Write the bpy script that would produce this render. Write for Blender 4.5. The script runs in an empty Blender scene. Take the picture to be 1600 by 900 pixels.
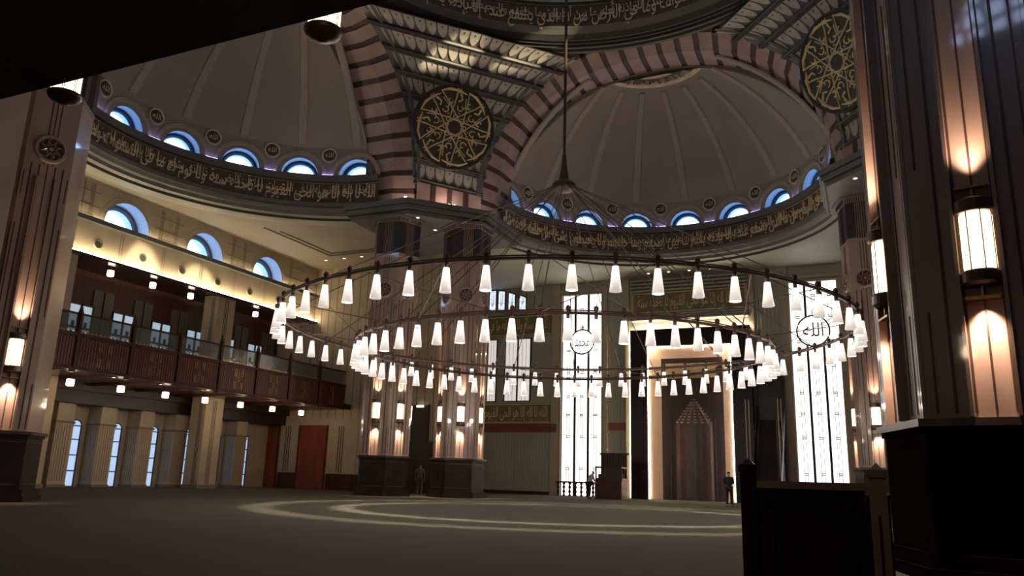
import bpy, bmesh, math, random
from mathutils import Vector, Matrix
from math import sin, cos, pi, radians, sqrt, atan2, tan
random.seed(7)
C = bpy.context.scene.collection
# ------------------------------------------------------------------ camera, world, sun, exposure
F_PX = 1227.0; PITCH = radians(13.56); ROLL = radians(-1.71); YAW = radians(24.5)
cam_d = bpy.data.cameras.new('camera'); cam = bpy.data.objects.new('camera', cam_d); C.objects.link(cam)
cam_d.sensor_width = 36.0; cam_d.lens = 36.0 * F_PX / 1600.0; cam_d.clip_end = 300; cam_d.clip_start = 0.05
_f = Vector((0, cos(PITCH), sin(PITCH))); _u = Vector((0, -sin(PITCH), cos(PITCH))); _r = Vector((1, 0, 0))
_r2 = cos(ROLL) * _r - sin(ROLL) * _u; _u2 = sin(ROLL) * _r + cos(ROLL) * _u
_Z = Matrix.Rotation(YAW, 3, 'Z')
_R = Matrix(((_Z @ _r2), (_Z @ _u2), -(_Z @ _f))).transposed()
cam.matrix_world = Matrix.Translation((0, 0, 1.12)) @ _R.to_4x4()
bpy.context.scene.camera = cam
w = bpy.data.worlds.new('world'); bpy.context.scene.world = w; w.use_nodes = True
w.node_tree.nodes['Background'].inputs[0].default_value = (0.66, 0.60, 0.54, 1)
w.node_tree.nodes['Background'].inputs[1].default_value = 0.26
sd = bpy.data.lights.new('sun', 'SUN'); sd.energy = 9.0; sd.angle = radians(0.6); sd.color = (1.0, 0.80, 0.52)
sun = bpy.data.objects.new('sun', sd); C.objects.link(sun)
SUN_TO = Vector((cos(radians(15)), -sin(radians(15)), tan(radians(12)))).normalized()
sun.rotation_euler = SUN_TO.to_track_quat('Z', 'Y').to_euler()
vs = bpy.context.scene.view_settings
vs.view_transform = 'Standard'; vs.look = 'None'; vs.gamma = 1; vs.exposure = 0.0; vs.use_curve_mapping = False

# ------------------------------------------------------------------ materials
def nodes_of(m):
    m.use_nodes = True; nt = m.node_tree; return nt, nt.nodes['Principled BSDF']
def mat(name, col, rough=0.6, metal=0.0, spec=0.5, var=0.0, scale=3.0, bump=0.0, col2=None, stretch=None):
    m = bpy.data.materials.new(name); nt, b = nodes_of(m)
    b.inputs['Roughness'].default_value = rough; b.inputs['Metallic'].default_value = metal
    b.inputs['Specular IOR Level'].default_value = spec
    c2 = col2 or tuple(c * (1 - var) for c in col)
    tc = nt.nodes.new('ShaderNodeTexCoord'); mp = nt.nodes.new('ShaderNodeMapping')
    mp.inputs['Scale'].default_value = stretch or (1, 1, 1)
    nz = nt.nodes.new('ShaderNodeTexNoise'); nz.inputs['Scale'].default_value = scale; nz.inputs['Detail'].default_value = 5
    mx = nt.nodes.new('ShaderNodeMix'); mx.data_type = 'RGBA'
    mx.inputs[6].default_value = (*col, 1); mx.inputs[7].default_value = (*c2, 1)
    nt.links.new(tc.outputs['Object'], mp.inputs[0]); nt.links.new(mp.outputs[0], nz.inputs['Vector'])
    rp = nt.nodes.new('ShaderNodeMapRange'); rp.inputs[1].default_value = 0.35; rp.inputs[2].default_value = 0.65
    nt.links.new(nz.outputs[0], rp.inputs[0]); nt.links.new(rp.outputs[0], mx.inputs[0])
    nt.links.new(mx.outputs[2], b.inputs['Base Color'])
    if bump:
        bp = nt.nodes.new('ShaderNodeBump'); bp.inputs['Strength'].default_value = bump; bp.inputs['Distance'].default_value = 0.02
        nt.links.new(nz.outputs[0], bp.inputs['Height']); nt.links.new(bp.outputs[0], b.inputs['Normal'])
    return m
def emit(name, col, strength, base=(0.8, 0.8, 0.8)):
    m = bpy.data.materials.new(name); nt, b = nodes_of(m)
    b.inputs['Base Color'].default_value = (*base, 1); b.inputs['Emission Color'].default_value = (*col, 1)
    b.inputs['Emission Strength'].default_value = strength; b.inputs['Roughness'].default_value = 0.4
    return m
def emit_lattice(name, col, strength, scale, dark=0.35, width=0.06):
    m = emit(name, col, strength); nt = m.node_tree; b = nt.nodes['Principled BSDF']
    tc = nt.nodes.new('ShaderNodeTexCoord'); vo = nt.nodes.new('ShaderNodeTexVoronoi'); vo.feature = 'DISTANCE_TO_EDGE'
    vo.inputs['Scale'].default_value = scale; vo.inputs['Randomness'].default_value = 0.35
    rp = nt.nodes.new('ShaderNodeMapRange'); rp.inputs[1].default_value = width * 0.6; rp.inputs[2].default_value = width * 1.2
    rp.inputs[3].default_value = dark * strength; rp.inputs[4].default_value = strength
    nt.links.new(tc.outputs['Object'], vo.inputs['Vector']); nt.links.new(vo.outputs[0], rp.inputs[0])
    nt.links.new(rp.outputs[0], b.inputs['Emission Strength'])
    return m
def emit_grad(name, col, s_bot, s_top, z0, z1):
    m = emit(name, col, s_top); nt = m.node_tree; b = nt.nodes['Principled BSDF']
    tc = nt.nodes.new('ShaderNodeTexCoord'); sx = nt.nodes.new('ShaderNodeSeparateXYZ')
    rp = nt.nodes.new('ShaderNodeMapRange')
    rp.inputs[1].default_value = z0; rp.inputs[2].default_value = z1; rp.inputs[3].default_value = s_bot; rp.inputs[4].default_value = s_top
    b.inputs['Base Color'].default_value = (0.12, 0.11, 0.10, 1)
    nt.links.new(tc.outputs['Object'], sx.inputs[0]); nt.links.new(sx.outputs[2], rp.inputs[0]); nt.links.new(rp.outputs[0], b.inputs['Emission Strength'])
    return m
M = dict(
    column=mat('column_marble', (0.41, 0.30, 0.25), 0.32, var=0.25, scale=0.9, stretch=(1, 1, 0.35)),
    coldark=mat('bronze_inlay', (0.075, 0.042, 0.030), 0.35, 0.3),  # dark brown strips on the columns, also medallion grounds
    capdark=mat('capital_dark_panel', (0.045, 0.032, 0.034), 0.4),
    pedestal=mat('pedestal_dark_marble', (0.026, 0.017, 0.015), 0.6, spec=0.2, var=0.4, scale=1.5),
    pedshade=mat('pedestal_marble_shaded', (0.013, 0.007, 0.005), 0.7, spec=0.0, var=0.3, scale=1.5),  # shaded copy of the pedestal marble, darkened for the unlit near column
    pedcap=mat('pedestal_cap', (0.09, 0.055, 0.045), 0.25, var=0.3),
    cream=mat('cream_stone', (0.45, 0.37, 0.27), 0.6, var=0.14, scale=0.6),
    creamceil=mat('cream_ceiling', (0.34, 0.28, 0.205), 0.7, var=0.1, scale=0.4),
    creamline=mat('cream_shadow_joint', (0.20, 0.15, 0.10), 0.7),
    sage=mat('sage_stone', (0.40, 0.385, 0.31), 0.6, var=0.18, scale=0.5),
    sagedark=mat('sage_joint', (0.12, 0.11, 0.08), 0.7),
    cornice=mat('cornice_grey', (0.145, 0.15, 0.14), 0.5, var=0.2, scale=0.6),
    cornicedark=mat('cornice_dark_line', (0.035, 0.036, 0.032), 0.6),
    dome=mat('dome_plaster', (0.33, 0.285, 0.235), 0.7, var=0.12, scale=0.35),
    rib=mat('dome_rib', (0.40, 0.35, 0.295), 0.7, var=0.08),
    pink=mat('arch_pink_stone', (0.44, 0.315, 0.28), 0.42, var=0.22, scale=1.2),
    brown=mat('arch_brown_stone', (0.085, 0.045, 0.036), 0.45, var=0.2),
    frieze=mat('frieze_ground', (0.11, 0.075, 0.052), 0.6, var=0.45, scale=9),
    gold=mat('gilded_letters', (0.80, 0.66, 0.44), 0.45, 0.0, var=0.25, scale=2),
    goldb=mat('bright_gilding', (0.95, 0.72, 0.38), 0.4, 0.0, var=0.3, scale=2),
    olive=mat('roundel_ground', (0.085, 0.072, 0.048), 0.5, var=0.35, scale=5),
    shield=mat('pendentive_shield', (0.56, 0.53, 0.46), 0.6, var=0.18, scale=2.5),
    pendgrey=mat('pendentive_grey', (0.175, 0.175, 0.165), 0.6, var=0.2, scale=1.5),
    wood=mat('dark_red_wood', (0.070, 0.021, 0.010), 0.5, spec=0.3, var=0.4, scale=2.5, stretch=(1, 1, 0.3)),
    woodmid=mat('mahogany_panel', (0.22, 0.052, 0.022), 0.4, var=0.3, scale=1.8, stretch=(1, 1, 0.3)),
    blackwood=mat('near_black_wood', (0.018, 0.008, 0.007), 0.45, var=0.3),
    woodlit=mat('barrier_post_wood', (0.50, 0.40, 0.30), 0.4, var=0.2),  # light falling on the post and top rail painted in as a paler tone
    metal=mat('dark_bronze', (0.090, 0.052, 0.040), 0.4, 0.2),
    brass=mat('brass_line', (0.42, 0.25, 0.12), 0.3, 0.7),
    bluef=mat('blue_window_frame', (0.03, 0.05, 0.10), 0.5),
    reveal=mat('reveal_daylight_blue', (0.33, 0.43, 0.58), 0.6),  # plaster reveal, the blue daylight on it mixed into the colour
    bframe=mat('black_window_frame', (0.015, 0.014, 0.014), 0.5),
    portal=mat('portal_dark_marble', (0.018, 0.010, 0.009), 0.4, spec=0.3, var=0.4, scale=0.8),
    niche=mat('niche_brown_marble', (0.060, 0.032, 0.025), 0.4, var=0.5, scale=2.2, stretch=(1, 1, 0.4)),
    splay=mat('mihrab_splay', (0.62, 0.46, 0.34), 0.45, var=0.06),
    white=mat('white_enamel', (0.72, 0.66, 0.60), 0.4, var=0.05),
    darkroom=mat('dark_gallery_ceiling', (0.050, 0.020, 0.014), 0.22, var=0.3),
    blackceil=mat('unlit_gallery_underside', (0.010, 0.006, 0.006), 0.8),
    ochre=mat('ochre_inscription', (0.24, 0.185, 0.09), 0.5, var=0.3, scale=3),
    vent=mat('vent_grey', (0.12, 0.105, 0.085), 0.6),
    skin=mat('skin', (0.36, 0.21, 0.15), 0.6), hair=mat('hair', (0.015, 0.012, 0.010), 0.7),
    shirtw=mat('pale_shirt', (0.42, 0.40, 0.42), 0.8), shirtg=mat('mauve_shirt', (0.10, 0.085, 0.095), 0.8),
    trousg=mat('grey_trousers', (0.085, 0.075, 0.078), 0.8), cloth=mat('black_cloth', (0.014, 0.014, 0.018), 0.85),
    glass=mat('balustrade_glass', (0.13, 0.145, 0.14), 0.15),
    e_lunette=emit_lattice('daylight_lunette', (0.38, 0.64, 1.0), 5.5, 7.0, 0.55, 0.05),
    e_big=emit('daylight_tall_window', (1.0, 0.95, 0.90), 2.3),
    e_small=emit_lattice('daylight_small_window', (0.75, 0.85, 1.0), 1.3, 5.0, 0.5, 0.05),
    e_blue=emit('dusk_blue_glass', (0.42, 0.62, 0.95), 0.85),
    e_gal=emit('gallery_window_glass', (0.40, 0.60, 0.75), 0.60),
    e_sconce=emit_grad('sconce_glass', (1.0, 0.76, 0.44), 4.0, 4.4, -0.4, 0.4),
    e_shade=emit_grad('opal_lamp_shade', (1.0, 0.88, 0.80), 0.50, 1.35, 0.0, 0.45),
    e_cube=emit('small_lamp_glass', (1.0, 0.80, 0.60), 5.0),
    e_cove=emit('cove_strip', (1.0, 0.82, 0.52), 45.0),
    e_cove2=emit('ledge_cove_strip', (1.0, 0.82, 0.52), 16.0),
    e_purple=emit('purple_strip', (0.42, 0.34, 1.0), 9.0),
    e_halo=emit('portal_halo_strip', (1.0, 0.86, 0.68), 40.0),
    e_frame=emit('niche_frame_strip', (1.0, 0.78, 0.58), 95.0),
    e_dot=emit('downlight', (1.0, 0.92, 0.75), 4.0),
)
def carpet():
    m = bpy.data.materials.new('olive_carpet'); nt, b = nodes_of(m)
    b.inputs['Roughness'].default_value = 0.95; b.inputs['Specular IOR Level'].default_value = 0.15
    tc = nt.nodes.new('ShaderNodeTexCoord'); nz = nt.nodes.new('ShaderNodeTexNoise'); nz.inputs['Scale'].default_value = 0.5; nz.inputs['Detail'].default_value = 6
    n2 = nt.nodes.new('ShaderNodeTexNoise'); n2.inputs['Scale'].default_value = 220
    mx = nt.nodes.new('ShaderNodeMix'); mx.data_type = 'RGBA'; mx.inputs[6].default_value = (0.090, 0.083, 0.058, 1); mx.inputs[7].default_value = (0.066, 0.060, 0.043, 1)
    bp = nt.nodes.new('ShaderNodeBump'); bp.inputs['Strength'].default_value = 0.4; bp.inputs['Distance'].default_value = 0.01
    nt.links.new(tc.outputs['Object'], nz.inputs['Vector']); nt.links.new(tc.outputs['Object'], n2.inputs['Vector'])
    nt.links.new(nz.outputs[0], mx.inputs[0]); nt.links.new(mx.outputs[2], b.inputs['Base Color'])
    nt.links.new(n2.outputs[0], bp.inputs['Height']); nt.links.new(bp.outputs[0], b.inputs['Normal'])
    return m
M['carpet'] = carpet()
for _b, _n in ((0.9, 'column'),): _p = M[_n].node_tree.nodes['Principled BSDF']; _p.inputs['Coat Weight'].default_value = _b; _p.inputs['Coat Roughness'].default_value = 0.05
M['glass'].node_tree.nodes['Principled BSDF'].inputs['Alpha'].default_value = 0.55

# ------------------------------------------------------------------ mesh helper
class MB:
    def __init__(s): s.v = []; s.f = []; s.m = []; s.mats = []
    def mi(s, m):
        if m not in s.mats: s.mats.append(m)
        return s.mats.index(m)
    def add(s, vs, fs, m):
        o = len(s.v); s.v += [tuple(v) for v in vs]; k = s.mi(m)
        for f in fs: s.f.append(tuple(i + o for i in f)); s.m.append(k)
        return s
    def box(s, a, b, m, T=None):
        (x0, y0, z0), (x1, y1, z1) = a, b
        vs = [Vector(p) for p in ((x0, y0, z0), (x1, y0, z0), (x1, y1, z0), (x0, y1, z0), (x0, y0, z1), (x1, y0, z1), (x1, y1, z1), (x0, y1, z1))]
        if T is not None: vs = [T @ v for v in vs]
        return s.add(vs, [(0, 3, 2, 1), (4, 5, 6, 7), (0, 1, 5, 4), (1, 2, 6, 5), (2, 3, 7, 6), (3, 0, 4, 7)], m)
    def prism(s, poly, z0, z1, m, T=None):
        n = len(poly); vs = [Vector((x, y, z0)) for x, y in poly] + [Vector((x, y, z1)) for x, y in poly]
        if T is not None: vs = [T @ v for v in vs]
        return s.add(vs, [tuple(range(n - 1, -1, -1)), tuple(range(n, 2 * n))] + [(i, (i + 1) % n, n + (i + 1) % n, n + i) for i in range(n)], m)
    def lathe(s, prof, m, a0=0, a1=2 * pi, n=24, c=(0, 0, 0), mats=None, T=None):
        full = abs(a1 - a0 - 2 * pi) < 1e-6; k = n if full else n + 1; p = len(prof)
        vs = []
        for i in range(k):
            a = a0 + (a1 - a0) * i / n
            for r, z in prof:
                v = Vector((c[0] + r * cos(a), c[1] + r * sin(a), c[2] + z)); vs.append(T @ v if T is not None else v)
        for j in range(p - 1):
            mm = mats[j] if mats else m
            s_fs = [(i * p + j, ((i + 1) % k) * p + j, ((i + 1) % k) * p + j + 1, i * p + j + 1) for i in range(n)]
            if j == 0: base = len(s.v); s.v += [tuple(v) for v in vs]
            kk = s.mi(mm)
            for f in s_fs: s.f.append(tuple(q + base for q in f)); s.m.append(kk)
        return s
    def tube(s, pts, r, m, n=6, closed=False):
        pts = [Vector(p) for p in pts]; k = len(pts); vs = []
        for i, p in enumerate(pts):
            if closed: d = pts[(i + 1) % k] - pts[i - 1]
            else: d = pts[min(i + 1, k - 1)] - pts[max(i - 1, 0)]
            d.normalize(); up = Vector((0, 0, 1)) if abs(d.z) < 0.95 else Vector((1, 0, 0))
            a = d.cross(up).normalized(); b = a.cross(d)
            rr = r[i] if isinstance(r, (list, tuple)) else r
            vs += [p + rr * (cos(2 * pi * j / n) * a + sin(2 * pi * j / n) * b) for j in range(n)]
        fs = []
        for i in range(k if closed else k - 1):
            i2 = (i + 1) % k
            fs += [(i * n + j, i * n + (j + 1) % n, i2 * n + (j + 1) % n, i2 * n + j) for j in range(n)]
        if not closed: fs += [tuple(range(n - 1, -1, -1)), tuple((k - 1) * n + j for j in range(n))]
        return s.add(vs, fs, m)
    def quad(s, a, b, c, d, m): return s.add([a, b, c, d], [(0, 1, 2, 3)], m)
    def build(s, name, parent=None, smooth=False, loc=None):
        me = bpy.data.meshes.new(name); me.from_pydata(s.v, [], s.f)
        for m in s.mats: me.materials.append(M[m] if isinstance(m, str) else m)
        me.polygons.foreach_set('material_index', s.m)
        if smooth: me.polygons.foreach_set('use_smooth', [True] * len(s.f))
        me.update(); o = bpy.data.objects.new(name, me); C.objects.link(o)
        if parent is not None: o.parent = parent
        if loc is not None: o.location = loc
        return o
def tag(o, label, cat, group=None, kind=None):
    o['label'] = label
    if cat: o['category'] = cat
    if group: o['group'] = group
    if kind: o['kind'] = kind
    return o
def empty(name, loc=(0, 0, 0), rz=0):
    o = bpy.data.objects.new(name, None); C.objects.link(o); o.location = loc; o.rotation_euler = (0, 0, rz); o.empty_display_size = 0.2
    return o
def struct(o, label): return tag(o, label, o.name.split('_')[0].split('.')[0], kind='structure')
def copy_tree(o, parent=None):
    c = o.copy(); C.objects.link(c)
    if parent is not None: c.parent = parent; c.matrix_parent_inverse = o.matrix_parent_inverse.copy()
    for ch in list(o.children): copy_tree(ch, c)
    return c
def light(name, kind, loc, energy, col, parent=None, **kw):
    d = bpy.data.lights.new(name, kind); d.energy = energy; d.color = col
    rot = kw.pop('rot', None)
    for k, v in kw.items(): setattr(d, k, v)
    o = bpy.data.objects.new(name, d); C.objects.link(o); o.location = loc
    if rot: o.rotation_euler = rot
    if parent is not None: o.parent = parent
    return o

# ------------------------------------------------------------------ Arabic lettering
_AR = {'ا': (0xFE8D, 2), 'أ': (0xFE83, 2), 'إ': (0xFE87, 2), 'آ': (0xFE81, 2), 'ء': (0xFE80, 1), 'ئ': (0xFE89, 4), 'ؤ': (0xFE85, 2), 'ب': (0xFE8F, 4), 'ة': (0xFE93, 2), 'ت': (0xFE95, 4), 'ث': (0xFE99, 4),
       'ج': (0xFE9D, 4), 'ح': (0xFEA1, 4), 'خ': (0xFEA5, 4), 'د': (0xFEA9, 2), 'ذ': (0xFEAB, 2), 'ر': (0xFEAD, 2), 'ز': (0xFEAF, 2), 'س': (0xFEB1, 4), 'ش': (0xFEB5, 4), 'ص': (0xFEB9, 4), 'ض': (0xFEBD, 4),
       'ط': (0xFEC1, 4), 'ظ': (0xFEC5, 4), 'ع': (0xFEC9, 4), 'غ': (0xFECD, 4), 'ف': (0xFED1, 4), 'ق': (0xFED5, 4), 'ك': (0xFED9, 4), 'ل': (0xFEDD, 4), 'م': (0xFEE1, 4), 'ن': (0xFEE5, 4), 'ه': (0xFEE9, 4),
       'و': (0xFEED, 2), 'ى': (0xFEEF, 2), 'ي': (0xFEF1, 4)}
def shape(t):
    out = []
    for i, ch in enumerate(t):
        if ch not in _AR: out.append(ch); continue
        base, n = _AR[ch]
        pj = i > 0 and t[i - 1] in _AR and _AR[t[i - 1]][1] == 4
        nj = n == 4 and i + 1 < len(t) and t[i + 1] in _AR and _AR[t[i + 1]][1] > 1
        out.append(chr(base + ((3 if nj else 1) if pj else (2 if nj else 0))))
    return ''.join(reversed(out))
_dg = None
_tg = {}
def text_geo(t, size=1.0, extrude=0.03, res=2):
    if (t, size, extrude) not in _tg: _tg[(t, size, extrude)] = _text_geo(t, size, extrude, res)
    return _tg[(t, size, extrude)]
def _text_geo(t, size, extrude, res):
    c = bpy.data.curves.new('lettering', 'FONT'); c.body = shape(t); c.size = size; c.extrude = extrude; c.resolution_u = res
    o = bpy.data.objects.new('lettering', c); C.objects.link(o)
    bpy.context.view_layer.update()
    me = bpy.data.meshes.new_from_object(o.evaluated_get(bpy.context.evaluated_depsgraph_get()))
    vs = [v.co.copy() for v in me.vertices]; fs = [tuple(p.vertices) for p in me.polygons]
    bpy.data.objects.remove(o); bpy.data.meshes.remove(me); bpy.data.curves.remove(c)
    return vs, fs
KURSI = 'الله لا إله إلا هو الحي القيوم لا تأخذه سنة ولا نوم له ما في السموات وما في الأرض من ذا الذي يشفع عنده إلا بإذنه يعلم ما بين أيديهم وما خلفهم ولا يحيطون بشيء من علمه إلا بما شاء وسع كرسيه السموات والأرض ولا يئوده حفظهما وهو العلي العظيم'
def add_text_map(mb, t, size, fn, m, width=None, extrude=0.02, halign=0.5):
    """fn(x, y, z) places lettering; the text is fitted to width if given."""
    vs, fs = text_geo(t, size, extrude)
    x0 = min(v.x for v in vs); x1 = max(v.x for v in vs); k = (width / (x1 - x0)) if width else 1.0
    off = 0 if width else -(x1 - x0) * halign
    mb.add([fn((v.x - x0) * k + off, v.y, v.z) for v in vs], fs, m)

# ================================================================== LARGE STRUCTURE
ZC = 15.1      # aisle ceiling height
SLAB = 15.85   # top of the cornice slab
CL = (-23.5, 25.6); CF = (-10.2, 40.3)   # centres of the side and the qibla half-domes
HC = (-10.0, 26.0)                       # hall centre
struct(MB().box((-45, -8, -0.3), (20, 60, 0), 'carpet').build('floor'), 'olive green prayer carpet covering the whole hall floor')

def annulus_rect(name, c, R, a0, a1, x0, x1, y0, y1, z, m, label):
    mb = MB(); N = 96; angs = [a0 + (a1 - a0) * i / N for i in range(N + 1)]
    for X in (x0, x1):
        for Y in (y0, y1):
            a = atan2(Y - c[1], X - c[0])
            for k in (-1, 0, 1):
                if a0 < a + 2 * pi * k < a1: angs.append(a + 2 * pi * k)
    angs = sorted(set(angs)); vs = []
    for a in angs:
        dx, dy = cos(a), sin(a); ts = []
        if dx > 1e-9: ts.append((x1 - c[0]) / dx)
        if dx < -1e-9: ts.append((x0 - c[0]) / dx)
        if dy > 1e-9: ts.append((y1 - c[1]) / dy)
        if dy < -1e-9: ts.append((y0 - c[1]) / dy)
        t = min(t for t in ts if t > 0)
        for zz in (z, z + 0.3): vs += [(c[0] + R * dx, c[1] + R * dy, zz), (c[0] + t * dx, c[1] + t * dy, zz)]
    fs = []
    for i in range(len(angs) - 1):
        a, b = 4 * i, 4 * i + 4
        fs += [(a, a + 1, b + 1, b), (a + 2, b + 2, b + 3, a + 3), (a, b, b + 2, a + 2)]
    mb.add(vs, fs, m); return struct(mb.build(name), label)
annulus_rect('ceiling_left', CL, 10.5, pi / 2, 3 * pi / 2, -35.3, -23.4, 5, 43.6, ZC, 'creamceil', 'flat cream ceiling around the side half-dome with dark mitred joint lines')
annulus_rect('ceiling_front', CF, 10.5, 0, pi, -27, 17, 40.2, 53.2, ZC + 0.01, 'sage', 'flat grey-green ceiling around the half-dome over the prayer niche')
struct(MB().box((2.5, 5, ZC), (17, 40.3, ZC + 0.3), 'cream').build('ceiling_right'), 'flat cream ceiling over the aisle behind the big column')
mb = MB()
for d in (0, 0.42):
    mb.box((-32.0 + d, 34.4 + d * 2.2, ZC - 0.05), (-31.86 + d, 40.8 - d, ZC), 'creamline')
    mb.box((-32.0 + d, 40.66 - d, ZC - 0.05), (-27.2, 40.8 - d, ZC), 'sagedark')
    mb.box((-32.0 + d, 8, ZC - 0.05), (-31.86 + d, 16.6, ZC), 'creamline')
struct(mb.build('trim_1'), 'dark mitred joint lines let into the flat cream ceiling')

# --- lunette windows
def arc_pts(r, n, c=(0, 0)): return [(c[0] + r * cos(pi * i / n), c[1] + r * sin(pi * i / n)) for i in range(n + 1)]
def make_lunette(rw, stilt=0.0, d1=0.45, d2=0.40):
    """x across, y outwards, z up; opening starts at z = 0."""
    n = 20
    def outline(r): return [(r, 0)] + [(x, z + stilt) for x, z in arc_pts(r, n)] + [(-r, 0)] if stilt else arc_pts(r, n)
    o0, o1 = outline(rw), outline(rw * 0.80); k = len(o0)
    mb = MB()
    mb.add([(x, -0.06, z) for x, z in o0] + [(x, d1, z) for x, z in o0], [(i, i + 1, k + i + 1, k + i) for i in range(k - 1)], 'reveal')
    mb.add([(x, d1 + 0.1, z) for x, z in o1] + [(x, d1 + d2, z) for x, z in o1], [(i, i + 1, k + i + 1, k + i) for i in range(k - 1)], 'reveal')
    mb.box((-rw, -0.06, -0.05), (rw, d1 + d2, 0), 'reveal')
    root = mb.build('window_1', smooth=True)
    fb = MB()
    fb.add([(x * 1.01, d1, z * 1.01) for x, z in o0] + [(x * 1.1, d1, z * 1.1) for x, z in o1] + [(x * 1.01, d1 + 0.1, z * 1.01) for x, z in o0] + [(x * 1.0, d1 + 0.1, z) for x, z in o1],
           [(i, i + 1, k + i + 1, k + i) for i in range(k - 1)] + [(i + k, i + 1 + k, 3 * k + i + 1, 3 * k + i) for i in range(k - 1)] + [(2 * k + i, 2 * k + i + 1, 3 * k + i + 1, 3 * k + i) for i in range(k - 1)], 'bluef')
    fb.build('window_frame', root)
    MB().add([(x, d1 + d2, z) for x, z in o1], [tuple(range(k))], 'e_lunette').build('pane', root)
    return root
WN = [0]
def next_window(o):
    WN[0] += 1; o.name = 'window_%d' % WN[0]; return o
def sector_wall(mb, fn, U, H, rw, m, stilt=0.0):
    """wall patch |u|<=U, 0<=z<=H with an arched hole of radius rw; fn(u, z) maps to 3-D"""
    n = 20; hole = [(x, z + stilt) for x, z in arc_pts(rw, n)]
    ts = [pi * i / n for i in range(n + 1)]
    ca = atan2(H - stilt, U); outer = []
    for t in ts:
        dx, dz = cos(t), sin(t)
        s = min(U / abs(dx) if abs(dx) > 1e-9 else 1e9, (H - stilt) / dz if dz > 1e-9 else 1e9)
        outer.append((dx * s, stilt + dz * s))
    vs = [fn(*p) for p in hole] + [fn(*p) for p in outer]; k = n + 1
    fs = [(i, i + 1, k + i + 1, k + i) for i in range(n)]
    b = len(vs); vs += [fn(U, H), fn(-U, H)]
    i1 = max(i for i in range(k) if ts[i] <= ca); i2 = min(i for i in range(k) if ts[i] >= pi - ca)
    fs += [(k + i1, b, k + i1 + 1), (k + i2 - 1, b + 1, k + i2)]
    if stilt:
        b = len(vs); vs += [fn(rw, 0), fn(U, 0), fn(U, stilt), fn(rw, stilt), fn(-rw, 0), fn(-U, 0), fn(-U, stilt), fn(-rw, stilt)]
        fs += [(b, b + 1, b + 2, b + 3), (b + 4, b + 7, b + 6, b + 5)]
    mb.add(vs, fs, m)
lun = make_lunette(1.02)
lun_used = [False]
DR = 9.6; Z0 = 17.7; Z1 = 19.4
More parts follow.
